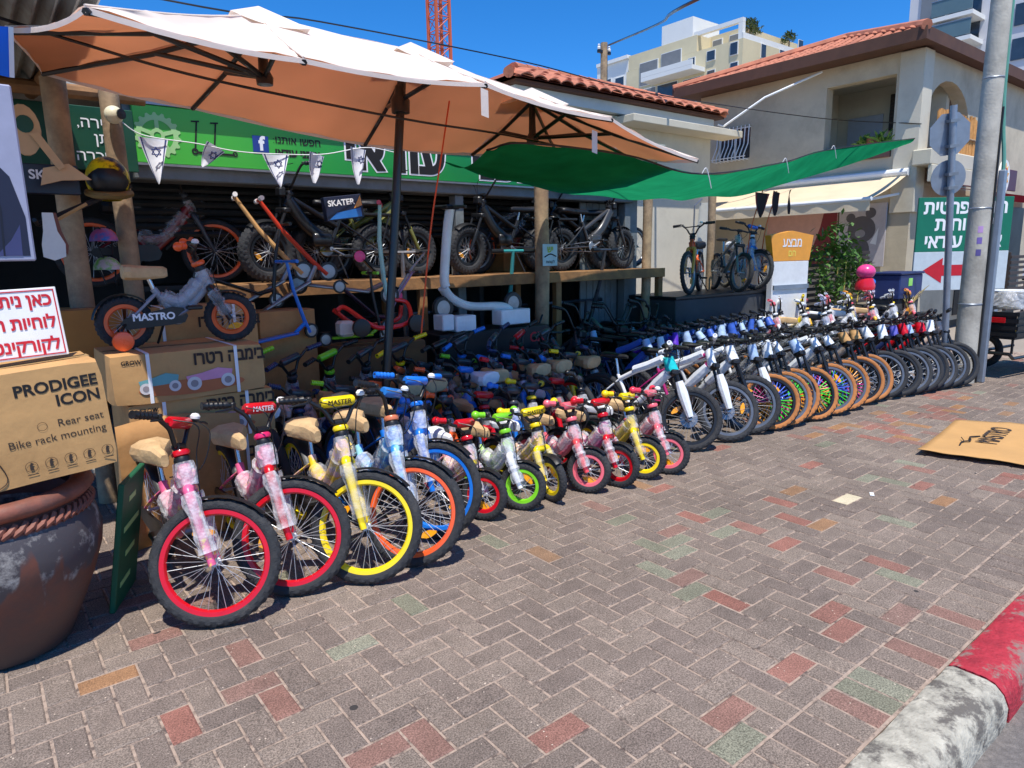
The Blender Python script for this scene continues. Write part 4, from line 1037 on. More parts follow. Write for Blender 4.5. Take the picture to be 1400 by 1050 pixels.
    if kid:
        half = [clamp, clamp+Vector((.035, 0, .004)), Vector((.075, by-.01, clamp.z+(bz-clamp.z)*.55)), Vector((.115, by+.005, bz-.025)), Vector((.16, by+.02, bz)), Vector((bw, by+.05, bz))]
    elif kind == 'fat':
        half = [clamp, clamp+Vector((.06, 0, .0)), Vector((.14, by, bz-.07)), Vector((.19, by+.03, bz-.01)), Vector((bw, by+.1, bz))]
    else:
        half = [clamp, clamp+Vector((.06, 0, .0)), Vector((.12, by-.015, bz-.01)), Vector((.17, by, bz)), Vector((bw, by+.025, bz))]
    rt_ = arc(half, 5); lt_ = [Vector((-p.x, p.y, p.z)) for p in rt_]
    hb.tube(lt_[::-1]+rt_[1:], .0105, 8)
    if kid: hb.tube([Vector((-.1, by, bz-.03)), Vector((.1, by, bz-.03))], .008, 6)
    out.append(('handlebar', True, hb.mesh('handlebar', 50), 'bar', []))
    for s in (-1, 1):
        gr = MB(); e = rt_[-1]; i_ = rt_[-1].lerp(rt_[-6], min(1, (.135 if kind == 'kid20' else .115)/((rt_[-1]-rt_[-6]).length+1e-6)) if kid else .9)
        m_ = 11; pts = [Vector((s*v.x, v.y, v.z)) for v in [i_.lerp(e, q/m_) for q in range(m_+1)]]
        rr = [.0165+(.0022 if q % 2 else -.001) for q in range(m_+1)]; rr[0] = .019; rr[-1] = .021 if kind == 'kid12' else .018
        if kind == 'kid12':
            gr.tube(pts+[pts[-1]+(pts[-1]-pts[-2])*1.0], rr+[.019], 10); c = pts[-1]; rb = .026
            gr.lathe([(rb*math.sin(R(q*22.5)), -rb*math.cos(R(q*22.5))) for q in range(9)], 12, M=Matrix.Translation(c) @ RY(90))
        else: gr.tube(pts, rr, 12)
        out.append(('grip', True, gr.mesh('grip', 30), 'grip', []))
        lv = MB(); c = pts[0]; lv.tube([c+Vector((-s*.02, -.012, -.004)), c+Vector((0, -.035, -.012)), c+Vector((s*.045, -.045, -.014)), c+Vector((s*.09, -.037, -.02))], [.009, .006, .0055, .004], 6)
        lv.cbox(-.012, .012, -.016, .012, -.012, .012, .004, M=Matrix.Translation(c+Vector((-s*.022, -.004, 0))))
        out.append(('brake_lever', True, lv.mesh('brake_lever', 40), 'black', []))
    # brake cable
    cb = MB(); cb.tube(arc([Vector((-.1, by-.03, bz-.01)), Vector((-.06, by-.12, bz-.03)), Vector((.0, by-.1, (bz+cr_.z)/2)), cr_+Vector((.01, -.045, -.03))], 5), .003, 5)
    cb.tube(arc([Vector((.12, by-.03, bz-.01)), Vector((.04, by-.13, bz-.06)), HM+Vector((.03, -.05, .02)), HM+Vector((.03, .08, -.03))], 5), .003, 5)
    out.append(('brake_cable', True, cb.mesh('brake_cable', 60), 'cablec', []))
    if kid:
        pd = MB(); pd.tube([Vector((-.085, by-.005, bz-.022)), Vector((-.075, by-.005, bz-.022)), Vector((.075, by-.005, bz-.022)), Vector((.085, by-.005, bz-.022))], [.02, .027, .027, .02], 10)
        out.append(('bar_pad', True, pd.mesh('bar_pad', 40), 'pad', []))
        cl = MB(); c = H1+ax*.03; cl.lathe([(.024, -.014), (.036, -.01), (.04, .003), (.034, .014), (.02, .016)], 16, M=Matrix.Translation(c) @ Matrix.Rotation(-ma, 4, 'X'))
        out.append(('headset_cover', True, cl.mesh('headset_cover', 50), 'accent', []))
    if kid:
        bl_ = MB(); bl_.lathe([(0, -.012), (.02, -.012), (.022, 0), (.014, .012), (0, .015)], 12, M=T(.115, by-.02, bz+.012)); out.append(('bell', True, bl_.mesh('bell', 40), 'whitep', []))
    # seat
    sadl = {'kid20': (.29, .2, .1), 'kid12': (.23, .16, .08), 'kid16': (.25, .17, .085), 'mtb': (.26, .14, .055), 'fat': (.46, .2, .085)}[kind]
    sc_ = Vector((0, d['st'][0]+.035, d['sz']))
    out.append(('seat_post', False, MB().tube([ST-Vector((0, .01, .03)), sc_-Vector((0, .01, .01))], .0125, 8).mesh('seat_post', 50), 'chrome', []))
    sm = saddle_mesh(*sadl, kid); sm.transform(Matrix.Translation(sc_+(Vector((0, .1, 0)) if kind == 'fat' else Vector()))); out.append(('saddle', False, sm, 'saddle', []))
    # drive
    cs = -1; dk = MB(); cx = cs*.05; rr = .045 if kind in ('kid12',) else .06
    dk.lathe([(0, -.004), (rr, -.004), (rr+.004, 0), (rr, .004), (0, .004)], 20, M=Matrix.Translation(BB+Vector((cx, 0, 0))) @ RY(90))
    al = .1 if kind == 'kid12' else .14
    dd = Vector((0, -math.cos(.5), math.sin(.5)))*al
    dk.tube([BB+Vector((cx-.012, 0, 0)), BB+Vector((cx-.03, 0, 0))+dd], .0095, 6); dk.tube([BB+Vector((-cx+.005, 0, 0)), BB+Vector((-cx+.02, 0, 0))-dd], .0095, 6)
    dk.tube([BB-Vector((.06, 0, 0)), BB+Vector((.06, 0, 0))], .018, 8)
    out.append(('crank', False, dk.mesh('crank', 40), 'alu', []))
    for (s, q) in ((cs, dd), (-cs, -dd)):
        c = BB+Vector((s*.1, 0, 0))+q; out.append(('pedal', False, MB().cbox(c.x-.04, c.x+.04, c.y-.04, c.y+.04, c.z-.012, c.z+.012, .006).mesh('pedal', 30), 'black', []))
    if kid:
        cg = [(BB.y-rr*1.25, BB.z), (BB.y-rr*.8, BB.z+rr*1.05), (BB.y+.02, BB.z+rr*1.25), (RH.y, RH.z+.03), (RH.y+.03, RH.z), (RH.y, RH.z-.035), (BB.y+.03, BB.z-rr*1.0), (BB.y-rr*.8, BB.z-rr*.8)]
        out.append(('chain_guard', False, MB().prism(cg, 'x', cx-.022, cx-.009).mesh('chain_guard', 20), 'guard', []))
    else:
        out.append(('chain', False, MB().tube([BB+Vector((cx, 0, rr)), RH+Vector((cx, 0, .03))], .004, 4).tube([BB+Vector((cx, 0, -rr)), RH+Vector((cx, 0, -.03))], .004, 4).mesh('chain', 40), 'alu', []))
    # mudguards
    if kind != 'mtb':
        Rg = d['Rw']+.018; wd = d['tr']*2+.012
        gm = guard_mesh(Rg, wd, 55, 128); gm.transform(Matrix.Translation(hubp)); st_ = MB().tube([hubp+Vector((.05, 0, 0)), hubp+Vector((.03, Rg*math.cos(R(60)), Rg*math.sin(R(60))))], .003, 5).tube([hubp+Vector((-.05, 0, 0)), hubp+Vector((-.03, Rg*math.cos(R(60)), Rg*math.sin(R(60))))], .003, 5)
        out.append(('front_mudguard', True, gm, 'guard', [('mudguard_stay', st_.mesh('mudguard_stay'), 'alu')]))
        gm = guard_mesh(Rg, wd, 10, 150); gm.transform(Matrix.Translation(RH)); out.append(('rear_mudguard', False, gm, 'guard', []))
    else:
        rot = MB(); rot.lathe([(.03, -.001), (.07, -.001), (.07, .001), (.03, .001)], 20, M=Matrix.Translation(hubp+Vector((.033, 0, 0))) @ RY(90))
        out.append(('brake_disc', True, rot.mesh('brake_disc', 30), 'alu', []))
    # kickstand
    out.append(('kickstand', False, MB().tube([BB+Vector((.03, .05, -.01)), Vector((.13+d['Rw']*.12, BB.y+.09, .005))], .008, 6).mesh('kickstand', 50), 'black', []))
    # wraps
    wr_ = MB()
    if kid:
        pts = path[2:-2]; wr_.tube(pts, [d['tt']*1.15+.009+random.uniform(-.003, .007) for _ in pts], 10, flat=1.1)
        wr_.tube([H0-ax*.005, HM, H1-ax*.01], [d['tt']+.008, d['tt']+.014, d['tt']+.006], 10)
        out.append(('frame_wrap', False, wr_.mesh('frame_wrap', 30), 'wrap', []))
    elif kind == 'mtb':
        n9 = 9; wr_.tube([H0-ax*.014+(H1-H0+ax*.018)*q/n9 for q in range(n9+1)], [d['tt']+.02-.008*q/n9+random.uniform(-.0025, .0025) for q in range(n9+1)], 9)
        out.append(('head_foam', False, wr_.mesh('head_foam', 55), 'foam', []))
        w2 = MB(); q0 = H0.lerp(BB, .08); q1 = H0.lerp(BB, .6); w2.tube([q0, q0.lerp(q1, .5), q1], [d['tt']*1.15+.012, d['tt']*1.15+.018, d['tt']*1.15+.01], 8)
        t0 = H1.lerp(ST, .1); t1 = H1.lerp(ST, .65); w2.tube([t0, t0.lerp(t1, .5)-Vector((0, 0, .012)), t1-Vector((0, 0, .01))], d['tt']*.85+.014, 8)
        out.append(('tube_foam', False, w2.mesh('tube_foam', 25), 'foam2', []))
        w3 = MB(); s = 1; top = cr_+Vector((-x-.006, -.02, 0)); bot = hubp+Vector((-x-.006, 0, 0)); w3.tube([top.lerp(bot, .2), top.lerp(bot, .45), top.lerp(bot, .7), top.lerp(bot, .97)], [.03, .041, .036, .026], 9)
        out.append(('fork_foam', True, w3.mesh('fork_foam', 25), 'forkfoam', []))
    else:
        hl = MB().cbox(-.05, .05, H1.y-.11, H1.y-.05, H1.z-.03, H1.z+.05, .015); out.append(('headlight', True, hl.mesh('headlight', 30), 'black', []))
        rk = MB().cbox(-.08, .08, RH.y-.2, RH.y+.2, d['Rw']*2+.06, d['Rw']*2+.085, .006)
        for s in (-1, 1): rk.tube([(s*.075, RH.y, RH.z), (s*.075, RH.y+.1, d['Rw']*2+.06)], .008, 5)
        out.append(('rack', False, rk.mesh('rack', 30), 'black', []))
    if kind in ('kid12', 'kid16'):
        for s in (-1, 1):
            tw_ = MB(); c = Vector((s*.13, d['wb']+.03, .055)); tw_.lathe([(0, -.014), (.04, -.014), (.052, -.012), (.055, 0), (.052, .012), (.04, .014), (0, .014)], 16, M=Matrix.Translation(c) @ RY(90))
            ar_ = MB().tube([RH+Vector((s*.06, 0, 0)), Vector((s*.11, d['wb']+.03, d['Rw']*.8)), c], .008, 5)
            out.append(('training_wheel', False, tw_.mesh('training_wheel', 40), 'accent', [('bracket', ar_.mesh('bracket'), 'black')]))
    GEO[kind] = (d, out, ma, p0y); return GEO[kind]
DEF = dict(whitep=M['white'], stanchion=M['black'], black=M['black'], bar=M['blackmetal'], chrome=M['chrome'], alu=M['alu'], cablec=M['black'], wrap=M['bubble'], saddle=M['kraft'],
           guard=M['black'], foam=M['foam'], foam2=M['foam'], forkfoam=M['foam'], grip=M['black'], tyre=M['rubber'], hub=M['spoke'], refl=M['amber'])
BARS = ('stem', 'handlebar', 'grip', 'brake_lever', 'brake_cable', 'bar_pad', 'headset_cover', 'headlight', 'bell')
def bike(kind, loc, rz, lean, steer, cols, label, group, cat='bicycle', skip=(), lite=False, name=None, knob=None, bsteer=None):
    d, parts, ma, p0y = geo(kind)
    c = dict(DEF); c.update(cols); c.setdefault('frame', paint((200, 200, 200))); c.setdefault('fork', c['frame']); c.setdefault('pad', c['frame']); c.setdefault('accent', c['frame']); c.setdefault('rim', M['rim'])
    nm = name or {'kid20': 'kids_bicycle', 'kid12': 'small_kids_bicycle', 'kid16': 'kids_bicycle', 'mtb': 'mountain_bicycle', 'fat': 'electric_bicycle'}[kind]
    root = thing(nm, label, cat, loc, R(rz), group, ry=R(lean))
    S = T(0, p0y, d['Rw']) @ Matrix.Rotation(R(steer), 4, Vector((0, math.sin(ma), math.cos(ma)))) @ T(0, -p0y, -d['Rw'])
    SB = S if bsteer is None else T(0, p0y, d['Rw']) @ Matrix.Rotation(R(bsteer), 4, Vector((0, math.sin(ma), math.cos(ma)))) @ T(0, -p0y, -d['Rw'])
    for (n_, st, me, ck, subs) in parts:
        if n_ in skip or c.get(ck) is None: continue
        if lite and n_ in ('bell', 'front_brake', 'brake_lever', 'brake_cable', 'pedal', 'kickstand', 'seat_post', 'chain', 'brake_disc', 'crank', 'rear_mudguard', 'fork_wrap'): continue
        Mx_ = (SB if n_ in BARS else S) if st else None
        if n_ == 'head_foam':
            hc = Vector((0, p0y, d['Rw']))+Vector((0, math.sin(ma), math.cos(ma)))*(d['h0']+d['h1'])*.5
            Mx_ = Matrix.Translation(hc) @ RY(random.uniform(-14, 14)) @ RX(random.uniform(-12, 12)) @ Matrix.Diagonal((random.uniform(.8, 1.35), random.uniform(.8, 1.4), random.uniform(.7, 1.25), 1)) @ Matrix.Translation(-hc)
        o = link(n_, me, c[ck], root, Mx_)
        for (sn, sme, sk) in subs: link(sn, sme, c[sk], o)
    if cols.get('padtext'):
        c_y = [me for (n_, st, me, ck, subs) in parts if n_ == 'bar_pad'][0]
        vs_ = [v.co for v in c_y.vertices]; pz = sum(v.z for v in vs_)/len(vs_); pyy = min(v.y for v in vs_)
        pad_o = [o for o in root.children if o.name.split('.')[0] == 'bar_pad'][0]
        link('pad_lettering', text('MASTER', .034, .0008), cols['padtext'], pad_o, T(0, pyy-.002, pz) @ FRONT)
    spec = dict(Rw=d['Rw'], tr=d['tr'], n=(36 if lite else 132), knob=(knob if knob is not None else (0 if lite else d['tr']*.16)), nsp=(18 if lite else 34 if kind == 'kid20' else 28 if kind != 'kid12' else 20), sp_r=.0013 if not lite else .002, wide=1.0)
    sf = dict(spec); cov = c.get('covers')
    if cov: sf.update(cover=True, sp_r=.0045, nsp=32)
    hm = [c['hub']]+cov if cov else c['hub']
    add_wheel('front_wheel', root, sf, S @ T(0, 0, d['Rw']), c['tyre'], c['rim'], hm, None if lite else c['refl'])
    add_wheel('rear_wheel', root, spec, T(0, d['wb'], d['Rw']), c['tyre'], c.get('rim2', c['rim']), c['hub'], None)
    return root
def col(r_, g_, b_, rough=.3): return paint((r_, g_, b_), rough)
RD, YE, BL, GRN, PK_, OR_, WH, TQ, PU = col(206, 14, 30), col(246, 214, 20), col(28, 116, 214), col(128, 210, 40), col(238, 106, 118), col(240, 96, 40), col(236, 238, 240), col(40, 200, 200), col(110, 40, 190)
YM = col(236, 206, 70); NAVY = col(40, 52, 96); MAG = col(170, 40, 110); BK = M['blackmetal']
def mottle(name, a, b, s=22):
    return mat(name, lin(*a), .35, 0, .1, s, 0, 40, col2=lin(*b), mix2=(.46, .56))
redprint = mat('pink red printed frame', lin(222, 96, 140), .35, 0, .3, 22, 0, 40, col2=lin(246, 214, 60), mix2=(.56, .62)); yelprint = mottle('yellow printed frame', (244, 206, 40), (240, 196, 190)); bluprint = mottle('blue printed frame', (60, 140, 220), (160, 224, 236))
# front row: five 20 inch children's bicycles
G20 = 'children bicycles at the pot end of the front row'
bike('kid20', (.66, 2.92, 0), 2, -2, 62, dict(frame=redprint, fork=redprint, rim=RD, pad=RD, accent=RD), 'childs bicycle with two red rims, mottled pink frame, next to the clay pot', G20, bsteer=52)
bike('kid20', (1.01, 2.97, 0), 0, -1, 60, dict(frame=redprint, fork=RD, rim=RD, rim2=YE, pad=RD, padtext=M['whiteink'], accent=col(230, 40, 100)), 'childs bicycle with glossy red fork and red bar pad between two red and yellow wheels', G20, bsteer=24)
bike('kid20', (1.32, 2.85, 0), -2, 1, 54, dict(frame=yelprint, fork=YE, rim=YE, pad=YE, padtext=M['ink'], accent=YE, wrap=M['film']), 'childs bicycle with yellow rims, yellow fork and yellow bar pad', G20, bsteer=2)
bike('kid20', (1.58, 2.87, 0), -3, 3, 46, dict(frame=bluprint, fork=bluprint, rim=OR_, pad=col(40, 120, 200), accent=col(214, 120, 80), rim2=BL), 'childs bicycle with orange rims and pale blue fork', G20, bsteer=38)
bike('kid20', (1.86, 3.08, 0), -2, 3, 34, dict(frame=BL, fork=BL, rim=BL, pad=BL, accent=BL, grip=BL), 'childs bicycle with blue rims beside the smallest bicycles', G20, bsteer=20)
# seven 12 inch bicycles
G12 = 'small children bicycles in the middle of the front row'
pinkprint = mottle('rose printed frame', (222, 150, 170), (240, 210, 70)); limeprint = mottle('white lime printed frame', (232, 236, 236), (180, 226, 110))
for (x, y, st, rz, cs_, lb) in (
        (2.21, 3.10, 30, 0, dict(frame=pinkprint, fork=pinkprint, rim=RD, grip=RD, pad=RD, accent=RD, saddle=WH), 'small childs bicycle with red rims and white saddle beside a blue rimmed bicycle'),
        (2.48, 3.07, 34, 0, dict(frame=limeprint, fork=WH, rim=GRN, grip=GRN, pad=GRN, accent=GRN), 'small childs bicycle with lime green rims and white fork'),
        (2.72, 3.06, -6, 0, dict(frame=yelprint, fork=YE, rim=YE, grip=YE, pad=YE, padtext=M['ink'], accent=YE, saddle=WH, wrap=M['film']), 'small yellow childs bicycle with straight front wheel and lettered yellow pad'),
        (3.0, 3.02, 30, 2, dict(frame=PK_, fork=col(238, 78, 84), rim=PK_, grip=PK_, pad=PK_, accent=PK_), 'small childs bicycle with salmon pink rims between yellow and red ones'),
        (3.23, 2.96, 14, 0, dict(frame=redprint, fork=RD, rim=RD, grip=RD, pad=RD, accent=RD), 'small childs bicycle with red rims and long red bar pad'),
        (3.48, 2.96, 32, 0, dict(frame=YM, fork=YE, rim=YE, grip=YE, pad=YE, accent=YE, saddle=WH, wrap=M['film']), 'small yellow childs bicycle with film wrapped hub between red and pink ones'),
        (3.69, 2.92, 28, 0, dict(frame=PK_, fork=PK_, rim=PK_, grip=col(240, 60, 84), pad=PK_, accent=PK_), 'small pink childs bicycle beside the first mountain bicycle')):
    bike('kid12', (x, y, 0), rz+random.uniform(-3, 3), 1, st, cs_, lb, G12, bsteer=st*.6+random.uniform(-6, 6))
# mountain bicycles
GM = 'mountain bicycles along the pavement row'
XS = [(4.26, 3.18), (4.7, 3.14), (5.05, 3.15), (5.28, 3.1), (5.48, 3.08), (5.68, 3.12), (5.87, 3.03), (6.17, 3.03), (6.47, 3.02), (6.8, 3.05), (7.02, 3.04), (7.25, 3.02), (7.46, 2.97), (7.66, 2.93), (7.82, 2.9), (7.98, 2.87), (8.14, 2.84), (8.32, 2.81), (8.5, 2.76)]
tantyre = [M['rubber'], M['tan']]
cov = [col(70, 220, 60, .4), col(240, 160, 40, .4), col(220, 60, 150, .4), col(80, 110, 220, .4)]
LB = {0: 'mountain bicycle with turquoise foam on its head and one white wrapped fork leg', 1: 'mountain bicycle with magenta frame and white foam head beside a turquoise one', 2: 'black tyred mountain bicycle next to the first tan walled tyre',
      9: 'tan walled mountain bicycle without coloured spokes at the end of the tan run', 10: 'tan walled mountain bicycle with plain spokes beside black tyred ones',
      13: 'black tyred mountain bicycle with violet head foam', 14: 'black tyred mountain bicycle with red head tube beside a violet one', 16: 'black tyred mountain bicycle with red frame near the concrete pole', 18: 'last black tyred mountain bicycle whose wheel overlaps the concrete pole'}
for i, (x, y) in enumerate(XS):
    f_ = i/18; tan = 3 <= i <= 10
    fr = [WH, MAG, col(190, 194, 198), BK, BK, WH, BK, WH, BK, BK, col(180, 150, 120), BK, BK, NAVY, RD, BK, RD, BK, col(224, 196, 180)][i]
    cs_ = dict(frame=fr, fork=[BK, BK, BK][i % 3], saddle=M['black'], tyre=tantyre if tan else M['rubber'], rim=M['rim'] if i % 3 else M['black'])
    if tan and i < 9:
        q = cov[i % 4:]+cov[:i % 4]; cs_['covers'] = q
    cs_['forkfoam'] = M['foam'] if i in (0, 1, 3) else None
    cs_['foam'] = {0: TQ, 13: col(110, 106, 200, .5), 14: RD, 16: RD, 10: M['cardlight'], 9: M['cardlight'], 18: col(232, 206, 190, .6)}.get(i, M['foam'] if i not in (3, 6, 15) else M['foamblue'])
    cs_['foam2'] = M['foam'] if i in (0, 1, 2, 5, 7) else (None if i > 10 else M['film'])
    if i in (0, 1): cs_['bar'] = M['alu']; cs_['grip'] = M['foam']
    lb = LB.get(i, 'tan walled mountain bicycle with coloured spoke covers' if tan else 'black tyred mountain bicycle in the run before the concrete pole')
    bike('mtb', (x, y, random.uniform(0, .004)), 10+random.uniform(-7, 7), random.uniform(2, 8), 46+random.uniform(-9, 9)-4*f_, cs_, lb, GM, lite=i > 8)
# second row behind: mountain bicycles with blue-white foam heads
for i in range(12):
    x = 5.0+i*.25; y = 4.05+i*.035
    bike('mtb', (x, y, .0), 8+random.uniform(-3, 3), 5, 10+random.uniform(-5, 5), dict(frame=[NAVY, BK, PU, NAVY][i % 4] if i < 4 else NAVY, saddle=M['black'], foam=[M['foamblue'], M['foam'], col(96, 40, 190, .5), M['foamblue']][i % 4] if i < 4 else [M['foamblue'], col(60, 100, 196, .5)][i % 2], foam2=[M['foamblue'], col(60, 100, 196, .5)][(i+1) % 2], forkfoam=None, fork=M['alu']),
         'dark mountain bicycle with %s head foam in the second row' % (['pale blue', 'white', 'purple', 'pale blue'][i % 4] if i < 4 else ['pale blue', 'bright blue'][i % 2]), 'mountain bicycles of the second row', lite=True)
# shaded rows of children's bicycles under the parasol
GS = 'shaded children bicycles under the parasol'
CN = {'blue': BL, 'orange': OR_, 'green': GRN, 'yellow': YE, 'red': RD, 'navy': NAVY, 'black': BK, 'lime': col(150, 220, 40)}
rowsd = [(3.72, 1.98, .25, ['blue', 'blue', 'orange', 'red', 'blue', 'yellow', 'red', 'black'], 'kid12', 'row behind the front'),
         (4.06, 1.25, .27, ['green', 'navy', 'lime', 'orange', 'blue', 'orange', 'blue', 'red', 'blue', 'blue', 'yellow', 'navy'], 'kid16', 'third row'),
         (4.95, 1.2, .3, ['black', 'lime', 'navy', 'green', 'black', 'yellow', 'black', 'blue', 'navy', 'red', 'black'], 'kid20', 'fourth row'),
         (4.5, 2.5, .27, ['orange', 'black', 'green', 'blue', 'navy', 'red', 'black'], 'kid16', 'rearmost row')]
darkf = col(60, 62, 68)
for (y, x0, dx, cl_, kd, rl) in rowsd:
    for i, cn in enumerate(cl_):
        bike(kd, (x0+i*dx+random.uniform(-.03, .03), y+random.uniform(-.05, .05), 0), random.uniform(-8, 8)+(180 if rl == 'fourth row' else 0), 6, random.uniform(10, 35),
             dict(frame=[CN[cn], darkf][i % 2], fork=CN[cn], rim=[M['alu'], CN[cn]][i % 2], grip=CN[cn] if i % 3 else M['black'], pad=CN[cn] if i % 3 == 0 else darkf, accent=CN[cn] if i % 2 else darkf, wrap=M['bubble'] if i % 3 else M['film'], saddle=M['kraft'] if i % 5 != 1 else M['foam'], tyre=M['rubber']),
             'shaded childs bicycle with %s %s in the %s under the parasol' % (cn, 'grips' if i % 3 else 'pad', rl), GS, lite=True)
# sunlit children's bicycles in the back right
GB = 'children bicycles in the back row beside the bush'
for i in range(22):
    x = 8.25+(i % 11)*.33+.14*(i//11); y = 4.62-.42*(i//11)+(i % 2)*.12; j_ = i; i = (i*5+i//11) % 11
    a, b, nm_ = [(PK_, WH, 'pink'), (WH, WH, 'white'), (col(240, 160, 60), PK_, 'orange'), (col(200, 206, 214), WH, 'silver'), (PK_, col(240, 190, 60), 'pink'), (WH, BK, 'white'), (col(150, 160, 190), WH, 'silver'), (PK_, WH, 'pink'), (WH, YE, 'white'), (col(210, 200, 220), WH, 'silver'), (YE, WH, 'yellow')][i]
    bike('kid20', (x, y, 0), random.uniform(0, 14), 5, random.uniform(10, 40), dict(frame=a, fork=b, rim=M['alu'], grip=a, pad=a, accent=b, saddle=[M['kraft'], WH, M['black']][i % 3], wrap=M['bubble']), 'childs bicycle with %s frame in the sunny %s by the bush' % (nm_, 'rear row' if j_ < 11 else 'row before the rear one'), GB, lite=True)
# fat tyre electric bicycles on the shop shelf, side on
GE = 'fat tyre electric bicycles on the shop shelf'
for i, (x, rz, f_, nm_) in enumerate(((2.0, -90, BK, 'beside the hanging scooters'), (3.5, 90, col(120, 120, 60), 'with olive frame behind the parasol pole'), (4.03, -90, BK, 'behind the white electric scooter'), (5.12, -90, BK, 'behind the thick timber post'), (6.35, 90, col(60, 60, 62), 'before the grey cladding'))):
    bike('fat', (x, 5.8+.12*(i % 2), 1.362), rz, 0, 8, dict(frame=f_, fork=f_, saddle=M['black'], rim=M['black'], refl=M['amber'], guard=M['black']), 'dark fat tyred electric bicycle on the shelf %s' % nm_, GE)
# display bicycle on the boxes
db = bike('kid12', (1.22, 4.28, 1.062), 86, 0, -14, dict(frame=col(150, 152, 160), fork=BK, rim=OR_, pad=M['black'], grip=OR_, accent=OR_, guard=M['black'], wrap=M['film'], refl=M['amber']), 'black childs bicycle with orange rims and training wheels standing on boxes', None)
# ------------------------------------------------------------------ shelf, boxes and small things
sh = thing('display_shelf', 'long timber plank shelf across the shop front carrying electric bicycles', 'shelf', (4.1, 5.7, 0))
SHM = T(-4.1, -5.7, 0)
sp('front_plank', MB().cbox(1.55, 6.75, 5.44, 5.48, 1.25, 1.358, .004), M['timber'], sh, SHM)
for i in range(5): sp('shelf_plank', MB().cbox(1.55, 6.75, 5.485+i*.16, 5.638+i*.16, 1.32, 1.357, .004), M['timber'], sh, SHM)
for x in (1.62, 3.3, 5.0, 6.7):
    for y in (5.5, 6.2): sp('leg', MB().cbox(x-.04, x+.04, y-.035, y+.035, 0, 1.319, .005), M['timber'], sh, SHM)
def box_thing(name, label, x0, x1, y0, y1, z0, z1, m_=None, rz=0, group=None, cat='box', flaps=True):
    cx, cy = (x0+x1)/2, (y0+y1)/2
    o = thing(name, label, cat, (cx, cy, z0), R(rz), group); hx, hy, hz = (x1-x0)/2, (y1-y0)/2, z1-z0
    b = MB(); n_ = 7; sd = random.uniform(0, 50)
    def dn(p):
        q = Vector((math.sin(p.x*13+sd)+math.sin(p.y*17+p.z*9+sd), math.sin(p.y*15+p.z*7+p.x*6+sd*1.3)*.4, math.sin(p.x*9+p.y*11+sd*.7)))*.0022
        e = sum(1 for a_, h_ in ((abs(p.x), hx), (abs(p.y), hy), (abs(p.z-hz/2), hz/2)) if a_ > h_-1e-5)
        if e == 3: q = q-Vector((math.copysign(.007, p.x), math.copysign(.007, p.y), math.copysign(.006, p.z-hz/2)))*(.6+.6*math.sin(sd+p.x*40+p.y*31))
        return p+q
    def side(P0, U, V): b.grid(lambda u, v: dn(P0+U*u+V*v), n_, n_)
    X_, Y_, Z_ = Vector((2*hx, 0, 0)), Vector((0, 2*hy, 0)), Vector((0, 0, hz))
    for (P0, U, V) in ((Vector((-hx, -hy, 0)), X_, Z_), (Vector((hx, hy, 0)), -X_, Z_), (Vector((hx, -hy, 0)), Y_, Z_), (Vector((-hx, hy, 0)), -Y_, Z_), (Vector((-hx, -hy, hz)), X_, Y_), (Vector((-hx, hy, 0)), X_, -Y_)): side(P0, U, V)
    me_ = b.mesh('carton', 0); bm_ = bmesh.new(); bm_.from_mesh(me_); bmesh.ops.remove_doubles(bm_, verts=bm_.verts, dist=1e-4); bm_.to_mesh(me_); bm_.free()
    me_.polygons.foreach_set('use_smooth', [True]*len(me_.polygons)); me_.set_sharp_from_angle(angle=R(40)); link('carton', me_, m_ or M['card'], o)
    for k_ in (-1, 1): MB().box(-hx*.97, hx*.97, -.0012, .0012, 0, .0012).build('flap_edge', M['inkbrown'], o).matrix_local = T(0, k_*.004, hz+.003)
    if flaps:
        tp = mat('clear packing tape', lin(196, 160, 110), .25, 0, .05)
        MB().box(-hx-.001, hx+.001, -.03, .03, hz+.0005, hz+.0015).box(-.03+hx, hx+.0012, -.03, .03, hz-.08, hz+.0006).build('tape', tp, o)
    return o
